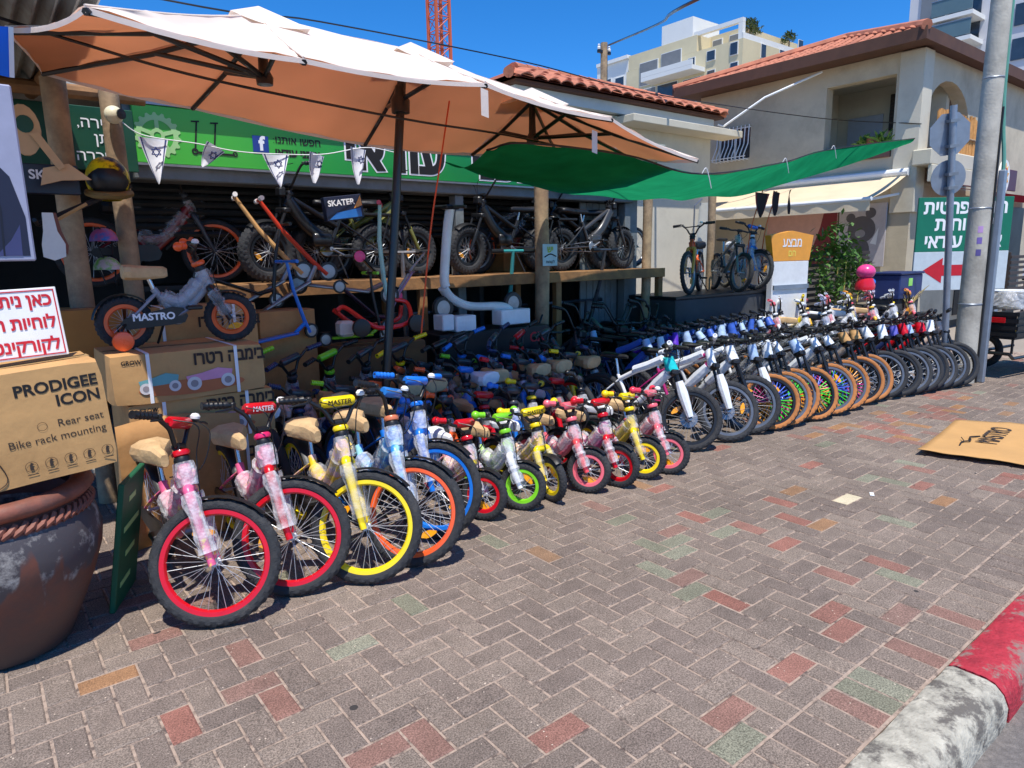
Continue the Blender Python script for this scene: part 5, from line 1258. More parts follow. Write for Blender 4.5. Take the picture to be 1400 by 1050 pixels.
# retro ride-on boxes
def bimba(label, x0, x1, y0, y1, z0, z1, rz=0):
    o = box_thing('toy_box', label, x0, x1, y0, y1, z0, z1, M['cardlight'], rz, 'printed ride-on toy boxes'); hy = -(y1-y0)/2-.0015; h = z1-z0; hx = (x1-x0)/2
    letters(o, 'בימבה רטרו', .1, M['inkbrown'], T(hx*.52, hy-.003, h*.8) @ FRONT, .0035, True, sx=.8)
    letters(o, 'GROW', .03, M['ink'], T(-hx*.75, hy-.003, h*.85) @ FRONT, .001)
    def disc(cx, cz, rx, rz_, m_, d, nm_='print'):
        MB().add([(a, hy-.001-d, b) for a, b in disc_poly(cx, cz, rx, rz_, 24)], [tuple(range(24))]).build(nm_, m_, o, smooth=0)
    disc(.0, h*.25, hx*.7, h*.16, paint((190, 108, 62), .6), .001, 'rug_print')
    for (cx, m_, s_) in ((-.17*hx/.38, paint((110, 170, 170), .6), .8), (.08*hx/.38, paint((222, 150, 180), .6), 1.0)):
        MB().add([(cx-.11*s_, hy-.004, h*.33), (cx+.12*s_, hy-.004, h*.36), (cx+.13*s_, hy-.004, h*.52), (cx+.05*s_, hy-.004, h*.58), (cx-.04*s_, hy-.004, h*.5), (cx-.12*s_, hy-.004, h*.46)], [(0, 1, 2, 3, 4, 5)]).build('toy_car_print', m_, o, smooth=0)
        for dx in (-.08, .1): disc(cx+dx*s_, h*.3, .038*s_, .038*s_, paint((220, 214, 210), .6), .005, 'toy_wheel_print'); disc(cx+dx*s_, h*.3, .02*s_, .02*s_, paint((150, 140, 140), .6), .006, 'toy_hub_print')
    for dx in (-.55, .6): MB().box(hx*dx-.009, hx*dx+.009, hy-.0085, hy-.0065, 0, h).box(hx*dx-.009, hx*dx+.009, hy-.0085, (y1-y0)/2, h+.002, h+.004).build('strap', M['whiteink'], o)
    return o
bimba('printed ride-on toy box carrying the orange rimmed bicycle', .52, 1.31, 4.02, 4.6, .79, 1.058)
bimba('printed ride-on toy box in the middle of the stack', .58, 1.35, 4.03, 4.62, .53, .787)
bimba('printed ride-on toy box at the bottom of the stack', .55, 1.33, 4.04, 4.62, .0, .527)
bimba('printed ride-on toy box standing behind the orange rimmed bicycle', .75, 1.5, 4.66, 5.0, .75, 1.26)
box_thing('cardboard_box', 'plain brown box with yellowish side left of the black bicycle', .32, .72, 4.75, 5.1, .7, 1.27, mat('ochre carton', lin(176, 122, 60), .85, 0, .1, 5))
box_thing('cardboard_box', 'tall brown carton behind the small blue scooter', 1.62, 2.04, 4.98, 5.3, .4, 1.17)
fl = MB().grid(lambda u, v: Vector((-.28+.62*u, .02*math.sin(u*5), .0+.7*v+.02*math.sin(u*4))), 8, 6).build('open_carton', M['card']); fl.location = (.78, 3.96, 0); fl.modifiers.new('thick', 'SOLIDIFY').thickness = .006
tag(fl, 'upright torn cardboard panel behind the pink childs bicycle saddle', 'cardboard')
gb = thing('green_carton', 'leaning green printed carton panel between clay pot and bicycle', 'box', (.4, 3.5, 0), R(66), ry=0, rx=R(10))
MB().cbox(-.22, .12, -.012, .012, .0, .6, .004).build('carton', mat('green print board', lin(18, 92, 62), .6, 0, .15, 6), gb)
for k in range(4): MB().box(-.17+.05*(k % 2), -.02+.04*(k % 3), -.0145, -.0125, .1+.13*k, .125+.13*k).build('white_print', mat('pale green print', lin(186, 204, 188), .6), gb)
# large clay pot
px, py = -.06, 3.3
pt = thing('clay_pot', 'huge weathered terracotta pot with rope rim and grey glaze drips', 'pot', (px, py, 0))
def pot_mat():
    m_ = bpy.data.materials.new('dripped glaze terracotta'); m_.use_nodes = True; n = m_.node_tree.nodes; l = m_.node_tree.links
    b = n['Principled BSDF']; b.inputs['Roughness'].default_value = .55
    tc = n.new('ShaderNodeTexCoord'); sx = n.new('ShaderNodeSeparateXYZ'); l.new(tc.outputs['Object'], sx.inputs[0])
    mp = n.new('ShaderNodeMapping'); mp.inputs['Scale'].default_value = (9, 9, .55); l.new(tc.outputs['Object'], mp.inputs[0])
    nz = n.new('ShaderNodeTexNoise'); nz.inputs['Scale'].default_value = 1.0; nz.inputs['Detail'].default_value = 3; l.new(mp.outputs[0], nz.inputs['Vector'])
    n2 = n.new('ShaderNodeTexNoise'); n2.inputs['Scale'].default_value = 7; n2.inputs['Detail'].default_value = 8; n2.inputs['Roughness'].default_value = .7; l.new(tc.outputs['Object'], n2.inputs['Vector'])
    def math_(op, a, b_):
        k = n.new('ShaderNodeMath'); k.operation = op
        for i, v in enumerate((a, b_)):
            if isinstance(v, (int, float)): k.inputs[i].default_value = v
            else: l.new(v, k.inputs[i])
        return k.outputs[0]
    t = math_('ADD', sx.outputs[2], math_('MULTIPLY', math_('SUBTRACT', nz.outputs['Fac'], .5), .75))
    def ramp(fac, p0, p1):
        r_ = n.new('ShaderNodeMapRange'); l.new(fac, r_.inputs[0]); r_.inputs[1].default_value = p0; r_.inputs[2].default_value = p1; return r_.outputs[0]
    def mix(f, a, b_):
        k = n.new('ShaderNodeMix'); k.data_type = 'RGBA'
        l.new(f, k.inputs[0])
        for i, v in ((6, a), (7, b_)):
            if isinstance(v, tuple): k.inputs[i].default_value = (*v, 1)
            else: l.new(v, k.inputs[i])
        return k.outputs[2]
    clay = mix(ramp(n2.outputs['Fac'], .35, .7), lin(118, 68, 52), lin(86, 64, 58))
    grey = mix(ramp(n2.outputs['Fac'], .52, .66), lin(74, 68, 70), lin(178, 172, 164))
    c = mix(ramp(t, .40, .45), clay, grey)
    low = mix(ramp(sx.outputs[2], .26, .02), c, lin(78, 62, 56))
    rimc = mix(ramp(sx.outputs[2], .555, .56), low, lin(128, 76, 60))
    l.new(rimc, b.inputs['Base Color'])
    bp = n.new('ShaderNodeBump'); bp.inputs['Strength'].default_value = .4; bp.inputs['Distance'].default_value = .01; l.new(n2.outputs['Fac'], bp.inputs['Height']); l.new(bp.outputs[0], b.inputs['Normal'])
    return m_
pmat = pot_mat()
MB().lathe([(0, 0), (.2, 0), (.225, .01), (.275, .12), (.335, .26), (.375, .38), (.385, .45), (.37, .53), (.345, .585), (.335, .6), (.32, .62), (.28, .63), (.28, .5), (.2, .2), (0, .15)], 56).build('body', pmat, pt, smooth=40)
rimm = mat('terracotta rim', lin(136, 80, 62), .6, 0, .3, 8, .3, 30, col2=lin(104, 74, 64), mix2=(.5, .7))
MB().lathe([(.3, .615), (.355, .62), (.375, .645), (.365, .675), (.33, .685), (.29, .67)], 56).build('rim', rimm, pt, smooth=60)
rp_ = MB()
for k in range(64):
    a = 2*math.pi*k/64; b = a+.14
    rp_.tube([(.355*math.cos(a), .355*math.sin(a), .565), (.362*math.cos((a+b)/2), .362*math.sin((a+b)/2), .582), (.345*math.cos(b), .345*math.sin(b), .6)], .012, 6)
rp_.build('rope_moulding', rimm, pt)
# child seat carton on the pot
bx = box_thing('child_seat_box', 'big brown carton of a bicycle child seat lying on the clay pot', -.25, .375, 2.99, 3.42, .0, .415, M['cardlight'], 4)
bx.location = (.06, 3.2, .735); bx.rotation_euler = (R(0), R(-4.0), R(3))
hy = -.2168
def ob(x, z, d=0): return T(x, hy-.0005-d, z) @ FRONT
letters(bx, 'PRODIGEE', .058, M['ink'], ob(.294, .345), .0018, sx=.98, name='brand_lettering', al='RIGHT')
letters(bx, 'ICON', .058, M['ink'], ob(.294, .288), .0018, sx=.98, name='brand_lettering', al='RIGHT')
letters(bx, 'Rear seat', .04, M['inkbrown'], ob(.29, .205), .0, al='RIGHT')
letters(bx, 'Bike rack mounting', .04, M['inkbrown'], ob(.29, .155), .0, al='RIGHT')
cz = MB(); ringflat(cz, (.09, .205), .016, .0145, hy-.0015)
for k in range(5): ringflat(cz, (.03+.062*k, .065), .02, .0185, hy-.0015, 24)
for k in range(5):
    x = .03+.062*k; cz.add([(x-.006, hy-.0015, .052), (x+.006, hy-.0015, .052), (x+.004, hy-.0015, .07), (x+.009, hy-.0015, .075), (x, hy-.0015, .082), (x-.005, hy-.0015, .07)], [(0, 1, 2, 3, 4, 5)])
    cz.box(x-.017, x+.017, hy-.0015, hy-.001, .034, .037)
cz.build('icon_print', M['inkbrown'], bx, smooth=0)
ln = MB(); ln.tube(arc([(-.19, hy-.001, .31), (-.17, hy-.001, .3), (-.165, hy-.001, .2), (-.12, hy-.001, .17), (-.07, hy-.001, .12), (-.05, hy-.001, .03), (-.13, hy-.001, .0), (-.19, hy-.001, .02)], 6), .0018, 4); ln.build('seat_outline_print', M['inkbrown'], bx)
# white notice with red Hebrew lines
ns = thing('notice_board', 'white notice board with red Hebrew lines standing on the carton', 'sign', (.13, 3.2, 1.175), R(8))
ns.rotation_euler = (R(-8), R(-2), R(5))
MB().cbox(-.3, .152, -.006, .006, 0, .27, .002).build('board', M['white'], ns)
MB().box(-.29, .143, -.0085, -.0065, .008, .012).box(-.29, .143, -.0085, -.0065, .258, .262).box(.139, .143, -.0085, -.0065, .0121, .2579).build('border_print', M['redink'], ns)
for s_, z, x in (('כאן ניתן', .222, .03), ('לוחיות רישוי', .135, -.005), ('לקורקינט', .048, .035)): letters(ns, s_, .066, M['redink'], T(.13, -.009, z) @ FRONT, .0022, True, al='RIGHT', sx=.86)
# portrait poster: dark suit on pale ground, cut by the picture edge
ps = thing('portrait_poster', 'pale portrait poster showing a navy suit sleeve beside the notice', 'poster', (.08, 3.32, 1.55), R(3))
MB().cbox(-.35, .148, 0, .012, 0, .66, .006).build('board', paint((160, 162, 184), .45), ps)
def pflat(poly, m_, d): MB().add([(a, -.002-d, b) for a, b in poly], [tuple(range(len(poly)))]).build('suit_print', m_, ps, smooth=0)
pflat([(-.34, .02), (-.34, .48), (-.1, .46), (.03, .41), (.1, .32), (.132, .17), (.13, .02)], paint((26, 30, 54), .5), 0)
pflat([(.02, .02), (.075, .08), (.11, .14), (.105, .02)], paint((58, 62, 104), .5), .001)
pflat([(.03, .37), (.06, .2), (.05, .02), (.044, .02), (.052, .2), (.024, .36)], paint((16, 18, 34), .5), .0015)
# security camera
cc = thing('security_camera', 'round cream security camera on the timber post', 'camera', (.86, 5.08, 2.46))
MB().lathe([(.055*math.sin(R(q*15)), -.055*math.cos(R(q*15))) for q in range(13)], 18).build('housing', paint((230, 222, 190), .4), cc)
MB().lathe([(0, 0), (.03, 0), (.032, .012), (0, .014)], 14, M=T(.03, -.045, 0) @ RZ(34) @ RX(90)).build('lens', M['black'], cc)
MB().tube([(0, .04, .02), (0, .1, .06)], .014, 8).build('bracket', M['white'], cc)
# yellow helmet
hm = thing('helmet', 'yellow and black full face helmet hung between the timber posts', 'helmet', (.74, 4.8, 2.0), R(-10))
def HS(u, v, k=1.0):
    a = 2*math.pi*u; e = R(-62+152*v); return Vector((.118*k*math.cos(a)*math.cos(e), .14*k*math.sin(a)*math.cos(e), .135*k*math.sin(e)+.03))
MB().grid(HS, 32, 16).build('shell', mottle('yellow black shell', (240, 214, 20), (30, 28, 26), 9), hm, smooth=60)
def FO(u, v):
    a = R(-90+62*(2*u-1)*math.cos(R(70*(2*v-1)))); e = R(-8+30*(2*v-1)); return Vector((.124*math.cos(a)*math.cos(e), .147*math.sin(a)*math.cos(e), .141*math.sin(e)+.03))
MB().grid(FO, 16, 8).build('face_opening', M['black'], hm, smooth=60)
MB().tube(arc([(-.11, -.05, -.05), (-.07, -.135, -.07), (0, -.165, -.075), (.07, -.135, -.07), (.11, -.05, -.05)], 5), .022, 8).build('chin_guard', paint((120, 96, 50), .5), hm)
# wooden balance bike, skateboard deck, guitar-like toy, soft toys among the posts
wdl = mat('pale plywood', lin(206, 166, 120), .6, 0, .12, 6, .1, 20)
wb_ = thing('plywood_balance_bike', 'pale plywood balance bike hanging by the dark green sign', 'balance bike', (.42, 4.55, 2.02))
fr_ = MB().prism(disc_poly(-.08, .22, .075, .13, 18), 'y', -.012, .012); fr_.build('frame', wdl, wb_)
MB().prism(disc_poly(-.075, .25, .04, .045, 16), 'y', -.016, -.0125).build('cut_out', mat('deep green board', lin(14, 74, 52)), wb_)
MB().prism([(-.06, .2), (-.02, .21), (.08, .04), (.05, .02)], 'y', -.034, -.018).build('fork', wdl, wb_)
MB().prism([(-.02, .03), (.1, .06), (.2, -.02), (.06, -.03), (-.04, -.06)], 'y', -.012, .012).build('seat_plank', wdl, wb_)
sk = thing('scooter_box', 'dark box lettered SKATER hanging beside the plywood bike', 'box', (.42, 4.7, 1.93), R(0))
MB().cbox(-.1, .16, 0, .06, 0, .16, .003).build('carton', paint((24, 30, 46), .4), sk); letters(sk, 'SK', .07, M['whiteink'], T(-.04, -.003, .1) @ FRONT, .002)
letters(sk, 'ATER', .07, paint((240, 200, 60), .5), T(.075, -.003, .1) @ FRONT, .002, sx=.7)
gt = thing('toy_guitar', 'white and brown toy guitar hanging beside the portrait poster', 'toy guitar', (.4, 4.6, 1.6))
MB().prism([(-.03, .22), (.02, .22), (.03, .12), (.06, .05), (.055, -.02), (.0, -.04), (-.05, -.02), (-.05, .05), (-.035, .12)], 'y', 0, .02).build('body', paint((222, 222, 216), .4), gt)
MB().prism([(.021, .22), (.035, .22), (.05, .12), (.075, .04), (.065, -.01), (.056, -.0), (.061, .05), (.031, .12)], 'y', 0, .022).build('side', paint((120, 62, 40), .5), gt)
for (z, c1, c2, lb) in ((1.68, (40, 110, 190), (190, 90, 140), 'blue and pink childrens helmet hanging between the posts'), (1.5, (206, 190, 190), (120, 190, 70), 'pale patterned childrens helmet hanging below the blue one')):
    h2 = thing('kids_helmet', lb, 'helmet', (.72, 5.1, z), R(20), 'kids helmets between the posts')
    MB().grid(lambda u, v: Vector((.075*math.cos(6.2832*u)*math.cos(R(90*v)), .1*math.sin(6.2832*u)*math.cos(R(90*v)), .085*math.sin(R(90*v)))), 20, 8).build('shell', mottle('kid helmet %d' % z+str(c1[0]), c1, c2, 14), h2, smooth=60)
    MB().tube([(.05, 0, 0), (.03, -.02, -.09), (-.03, -.02, -.09), (-.05, 0, 0)], .006, 5).build('strap', M['black'], h2)
    for k in range(3): MB().prism(disc_poly(0, 0, .012, .035, 12), 'x', -.001, .001, M=T(.03*(k-1), 0, .078) @ RX(90)).build('vent', M['black'], h2)
lt_ = thing('hanging_scooter', 'dark scooter bars hung on the porch beam beside the helmet', 'scooter', (.5, 4.7, 1.86))
MB().tube([(-.15, 0, -.1), (.35, .05, .14)], .016, 8).tube([(-.15, 0, -.1), (-.17, -.1, -.08)], .012, 8).build('stem', M['black'], lt_); MB().tube([(-.1, -.02, -.1), (.1, 0, .02)], .01, 6).build('tube', M['cardlight'], lt_)

# ------------------------------------------------------------------ kick scooters and ride-ons in the shop
def scooter(label, loc, rz, pitch, stem_m, deck_m, wheel_m, grip_m, s_=1., group='kick scooters in the shop'):
    """deck along local x, front at +x"""
    o = thing('kick_scooter', label, 'scooter', loc, 0, group)
    o.rotation_euler = (0, R(pitch), R(rz))
    MB().cbox(-.3*s_, .2*s_, -.055*s_, .055*s_, .07*s_, .095*s_, .008).build('deck', deck_m, o)
    MB().tube([(.18*s_, 0, .085*s_), (.3*s_, 0, .16*s_)], .02*s_, 8).build('neck', deck_m, o)
    MB().tube([(.34*s_, 0, .06*s_), (.3*s_, 0, .2*s_), (.24*s_, 0, .5*s_), (.22*s_, 0, .78*s_)], [.02*s_, .02*s_, .017*s_, .014*s_], 8).build('stem', stem_m, o)
    MB().tube([(.22*s_, -.16*s_, .78*s_), (.22*s_, .16*s_, .78*s_)], .012*s_, 8).build('handlebar', stem_m, o)
    for q in (-1, 1): MB().tube([(.22*s_, q*.09*s_, .78*s_), (.22*s_, q*.19*s_, .78*s_)], .018*s_, 8).build('grip', grip_m, o)
    for x in (-.36, .36):
        w_ = MB().lathe([(.055*s_, -.014*s_), (.072*s_, -.013*s_), (.075*s_, 0), (.072*s_, .013*s_), (.055*s_, .014*s_)], 20, closed=True, M=T(x*s_, 0, .075*s_) @ RX(90)).build('wheel', M['black'] if wheel_m is None else wheel_m, o)
        MB().lathe([(0, -.012*s_), (.055*s_, -.01*s_), (.055*s_, .01*s_), (0, .012*s_)], 14, M=T(x*s_, 0, .075*s_) @ RX(90)).build('hub', M['alu'] if wheel_m is None else wheel_m, w_)
    MB().cbox(-.42*s_, -.3*s_, -.03*s_, .03*s_, .15*s_, .16*s_, .003).build('rear_fender', M['black'], o)
    return o
PKW = col(232, 40, 130)
scooter('kick scooter with beige stem leaning on the shelf', (1.8, 5.3, 1.22), -15, -28, M['cardlight'], M['alu'], None, M['whiteink'])
scooter('kick scooter with red and beige stem leaning on the shelf', (1.98, 5.22, 1.2), -12, -30, col(200, 60, 40), M['alu'], None, M['whiteink'])
scooter('kick scooter with bright pink wheels hanging at a slant', (2.62, 5.1, 1.36), -10, 48, M['alu'], M['black'], PKW, M['black'], .62)
scooter('mint silver kick scooter with red handle beside the parasol pole', (2.36, 5.15, 1.22), -30, 8, col(150, 196, 186), M['alu'], None, col(190, 24, 60))
scooter('small blue childrens scooter before the tall brown carton', (1.72, 4.88, .93), 10, -6, BL, BL, None, BL, .75)
scooter('black kick scooter slanting over the shelf edge', (1.55, 5.2, 1.28), 5, 20, M['black'], M['black'], None, M['black'], .8)
scooter('lime decked kick scooter lying under the red pedal kart', (2.35, 4.95, .88), 0, 0, M['black'], col(130, 200, 40), None, GRN, .7)
scooter('violet striped kick scooter hanging above the red pedal kart', (2.42, 5.0, 1.12), -5, 42, col(150, 120, 150), col(60, 40, 60), None, M['black'], .7)
# white electric scooter
es = thing('electric_scooter', 'large white electric scooter leaning before the shelf', 'scooter', (3.55, 5.15, .97), 0)
MB().tube(arc([(-.21, 0, .31), (-.22, 0, .4), (-.17, 0, .8), (-.13, 0, 1.0)], 4), .042, 12).build('stem', paint((228, 236, 236), .35), es)
MB().tube(arc([(-.24, 0, .3), (-.15, 0, .2), (.05, 0, .12), (.4, 0, .1), (.5, 0, .06)], 5), .066, 12, flat=.6).build('deck', paint((224, 234, 236), .35), es)
MB().tube([(-.13, -.24, .99), (-.13, .24, 1.02)], .014, 8).build('handlebar', M['black'], es)
MB().cbox(-.2, -.06, -.05, .05, .98, 1.02, .01).build('display', M['black'], es)
for x in (-.25, .55):
    w_ = MB().lathe([(.07, -.022), (.1, -.02), (.11, 0), (.1, .02), (.07, .022)], 22, closed=True, M=T(x, 0, .12) @ RX(90)).build('wheel', M['black'], es); MB().lathe([(0, -.02), (.07, -.018), (.07, .018), (0, .02)], 14, M=T(x, 0, .12) @ RX(90)).build('hub', M['alu'], w_)
for (x0, x1, z0, lb) in ((3.2, 3.32, .9, 'small white foam block at the scooter front wheel'), (3.34, 3.56, .88, 'white foam block under the scooter deck'), (3.85, 4.2, .9, 'long bluish white foam block under the scooter rear')):
    o = MB().cbox(0, x1-x0, 0, .16, 0, .14, .008).build('foam_block', M['foam']); o.location = (x0, 5.0, z0); tag(o, lb, 'foam block', 'packing foam blocks')
xb = thing('black_carton', 'long black carton with red letters under the white electric scooter', 'box', (3.8, 5.12, 0))
MB().cbox(-.65, .62, -.14, .3, 0, .87, .005).build('carton', paint((30, 28, 32), .5), xb); letters(xb, 'GX', .13, M['redink'], T(.46, -.143, .76) @ FRONT, .002)
# red pedal kart
pk = thing('pedal_kart', 'red tubular pedal kart frame on cartons under the parasol', 'pedal kart', (2.5, 4.9, .95))
MB().tube(arc([(-.32, 0, .2), (-.25, .0, .22), (-.12, -.1, .1), (.0, -.12, .05), (.25, -.1, .08), (.3, 0, .22), (.2, .05, .26)], 5), .018, 8).build('frame', col(226, 44, 36), pk)
MB().tube(arc([(-.3, .1, .2), (-.1, .12, .07), (.25, .12, .08), (.3, .1, .2)], 5), .018, 8).build('side_frame', col(226, 44, 36), pk)
MB().cbox(-.32, -.2, -.06, .06, .0, .12, .02).build('seat', paint((224, 214, 200), .5), pk)
for (x, y) in ((-.2, -.16), (.28, -.16), (-.2, .16), (.28, .16)): MB().lathe([(0, -.02), (.05, -.02), (.07, -.016), (.07, .016), (.05, .02), (0, .02)], 18, M=T(x, y, .07) @ RX(90)).build('wheel', M['black'], pk)
box_thing('cardboard_box', 'dark brown carton carrying the red pedal kart', 2.12, 2.95, 4.88, 5.3, 0, .86, mat('dim carton', lin(120, 88, 56), .85))
# SKATER display box above the scooters
sb = thing('scooter_box', 'blue and black display box lettered SKATER above the scooters', 'box', (2.5, 5.35, 1.86), R(-8))
sb.rotation_euler = (0, R(-7), R(-6))
MB().cbox(-.14, .18, 0, .08, 0, .19, .003).build('carton', paint((26, 34, 60), .4), sb); letters(sb, 'SKATER', .065, M['whiteink'], T(.0, -.003, .135) @ FRONT, .002)
MB().add([(-.12, -.002, .01), (.16, -.002, .01), (.16, -.002, .08), (-.05, -.002, .06)], [(0, 1, 2, 3)]).build('blue_print', col(40, 110, 190), sb, smooth=0)
MB().add([(.1, -.0025, .08), (.17, -.0025, .18), (.176, -.0025, .1)], [(0, 1, 2)]).build('orange_print', col(230, 150, 40), sb, smooth=0)
# small notice on the timber post
nb = thing('post_notice', 'small pale blue and yellow notice on the thick timber post', 'notice', (4.72, 5.29, 1.43))
MB().cbox(-.1, .1, 0, .008, 0, .22, .002).build('board', paint((176, 206, 214), .5), nb); letters(nb, 'יש', .09, paint((150, 180, 40), .5), T(0, -.003, .165) @ FRONT, .003, True)
MB().tube(arc([(-.08, -.003, .09), (0, -.003, .12), (.08, -.003, .095)], 4), .006, 4).build('stroke_print', M['ink'], nb); letters(nb, 'לקוחות', .04, M['ink'], T(0, -.003, .04) @ FRONT, .0005, True)
# dark clutter of bars and wheels hung in the shop depth
GH = 'bicycles hung deep in the shop'
for i, (x, z) in enumerate(((1.6, 1.75), (3.0, 1.7), (4.6, 1.72), (5.6, 1.75))):
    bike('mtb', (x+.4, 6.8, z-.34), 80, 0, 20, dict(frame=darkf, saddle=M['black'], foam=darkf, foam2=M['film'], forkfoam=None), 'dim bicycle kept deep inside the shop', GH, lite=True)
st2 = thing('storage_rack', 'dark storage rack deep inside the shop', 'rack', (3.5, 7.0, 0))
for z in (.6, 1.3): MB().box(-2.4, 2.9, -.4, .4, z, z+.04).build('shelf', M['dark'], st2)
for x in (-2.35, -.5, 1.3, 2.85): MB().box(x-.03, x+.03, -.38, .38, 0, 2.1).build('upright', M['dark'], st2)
# under-shelf dark bikes in mid right
for i in range(7):
    x = 4.45+i*.3
    bike('fat' if i % 2 else 'mtb', (x, 4.78+.04*(i % 3), 0.0), random.uniform(-10, 10), 5, random.uniform(-10, 30), dict(fork=M['blackmetal'], guard=M['black'], frame=[BK, darkf, NAVY][i % 3], saddle=M['black'], foam=[darkf, M['film'], M['foamblue']][i % 3], foam2=M['film'], forkfoam=None, grip=M['black']), 'dark bicycle parked tightly before the shelf right of the thick post', 'dark bicycles before the shelf', lite=True)

# ------------------------------------------------------------------ right end: platform, hanging bicycles, totem, bush, posts
pf = thing('display_platform', 'black low display platform beside the shop corner', 'platform', (7.6, 5.5, 0))
MB().cbox(-1.0, 1.6, -.35, .45, 0, .98, .01).build('platform', M['dark'], pf); MB().cbox(-1.02, 1.62, -.37, .47, .982, 1.02, .006).build('top', M['black'], pf)
bike('kid20', (7.1, 5.35, 1.02), -62, 0, -10, dict(frame=col(228, 92, 30), fork=col(210, 150, 60), rim=M['alu'], pad=M['black'], accent=M['black'], saddle=M['black'], wrap=None), 'orange folding bicycle with tall bars on the black platform', None, skip=('front_mudguard', 'rear_mudguard', 'bar_pad'))
bike('mtb', (7.75, 5.05, 1.02), -35, 4, 10, dict(frame=col(110, 120, 118), saddle=M['black'], foam=M['film'], foam2=M['film'], forkfoam=None), 'grey film wrapped bicycle on the black platform', None)
bike('kid20', (8.35, 5.2, 1.02), -30, 3, 20, dict(frame=col(60, 140, 220), fork=col(60, 140, 220), rim=M['alu'], pad=BL, accent=WH, saddle=WH), 'light blue childs bicycle at the end of the black platform', None)
for x in (8.25, 8.6):
    c_ = cable('rope', 'orange rope slanting from the shade cloth to the platform', [(x+.35, 5.3, 2.35), (x+.1, 5.3, 1.8), (x, 5.3, 1.1)], .008, paint((222, 110, 60), .7)); c_['category'] = 'rope'; c_['group'] = 'orange ropes at the platform'
fg = thing('feather_flag', 'grey and yellow feather flag standing behind the platform', 'flag', (8.5, 6.2, 1.0))
MB().grid(lambda u, v: Vector((.34*(u-.5)*(1-.35*v**2)+.05*v, .02*math.sin(u*6), 1.25*v)), 6, 10).build('cloth', cloth('grey flag cloth', lin(190, 188, 178), (.1, .1, .09)), fg)
MB().grid(lambda u, v: Vector((.17+.1*u*(1-.4*v), .01, 1.2*v)), 2, 10).build('yellow_edge', cloth('yellow flag cloth', lin(226, 196, 60), (.12, .1, .02)), fg)
MB().tube([(-.2, 0, 0), (-.18, 0, 1.2), (-.02, 0, 1.3)], .012, 6).build('pole', M['alu'], fg)
tt = thing('totem_stand', 'white display stand with orange printed top board', 'display stand', (8.82, 5.0, 0), R(-8))
MB().cbox(-.37, .37, -.05, .05, 0, 1.4, .01).build('panel', paint((232, 232, 230), .4), tt)
MB().prism([(-.37, 1.401), (.37, 1.401), (.44, 1.74), (0, 1.8), (-.44, 1.74)], 'y', -.05, .05).build('top_board', paint((240, 160, 50), .4), tt)
MB().box(-.36, .36, -.075, -.051, 1.02, 1.08).build('tray', M['galv'], tt)
letters(tt, 'מבצע', .17, M['whiteink'], T(0, -.053, 1.64) @ FRONT, .003, True); letters(tt, 'חם', .12, paint((250, 220, 90), .5), T(0, -.053, 1.5) @ FRONT, .003, True)
# leafy bush
bu = thing('bush', 'leafy green bush with yellowing stalks before the slat fence', 'bush', (10.9, 5.35, 0))
lf = MB()
rb = random.Random(11)
for i in range(900):
    cl_ = rb.randrange(9); cx, cy, cz = [(-.5, 0, 1.2), (-.25, .1, 1.5), (0, 0, 1.7), (.3, .05, 1.35), (.55, 0, 1.3), (.1, -.1, 1.1), (-.4, -.1, .9), (.5, -.1, 1.0), (.15, 0, 1.5)][cl_]
    c = Vector((cx, cy, cz))+Vector((rb.gauss(0, .14), rb.gauss(0, .12), rb.gauss(0, .13)))
    d = Vector((rb.uniform(-1, 1), rb.uniform(-1, 1), rb.uniform(-.8, .3))).normalized()*rb.uniform(.05, .09); s = d.cross(Vector((.2, .3, 1))).normalized()*.028
    lf.add([c-d, c+s, c+d-Vector((0, 0, .01)), c-s], [(0, 1, 2, 3)])
lf.build('foliage', mat('bush leaf', lin(74, 112, 42), .6, 0, .4, 5), bu, smooth=0)
for i in range(9):
    x, y = rb.uniform(-.5, .6), rb.uniform(-.15, .15); MB().tube([(x*.3, y, 0), (x*.8, y, .7), (x, y, 1.1+rb.uniform(0, .4))], [.015, .012, .006], 5).build('stalk', mat('dry stalk', lin(190, 168, 96), .8), bu)
bc = thing('blue_bin', 'blue crate with small lime label before the slat fence', 'crate', (11.75, 4.8, .75)); MB().cbox(-.42, .42, -.25, .25, 0, .38, .015).build('body', paint((36, 52, 104), .5), bc); MB().cbox(-.44, .44, -.27, .27, .382, .42, .01).build('rim', paint((30, 44, 92), .5), bc); MB().box(-.12, .02, -.256, -.252, .2, .32).build('label', col(150, 230, 90), bc); MB().cbox(-.4, .4, -.22, .22, -.75, -.002, .01).build('stand', M['dark'], bc)
pb = thing('toy_figure', 'pink and red inflated toy in the back row', 'toy', (10.3, 4.62, .95))
MB().lathe([(.13*math.sin(R(q*15)), -.11*math.cos(R(q*15))) for q in range(13)], 18, M=T(0, 0, .26)).build('head', col(236, 70, 140), pb); MB().lathe([(0, 0), (.13, 0), (.14, .06), (.1, .17), (0, .18)], 18).build('body', col(222, 30, 50), pb)
MB().lathe([(.06*math.sin(R(q*22.5)), -.06*math.cos(R(q*22.5))) for q in range(9)], 14, M=T(.2, 0, .1)).build('ball', BL, pb)
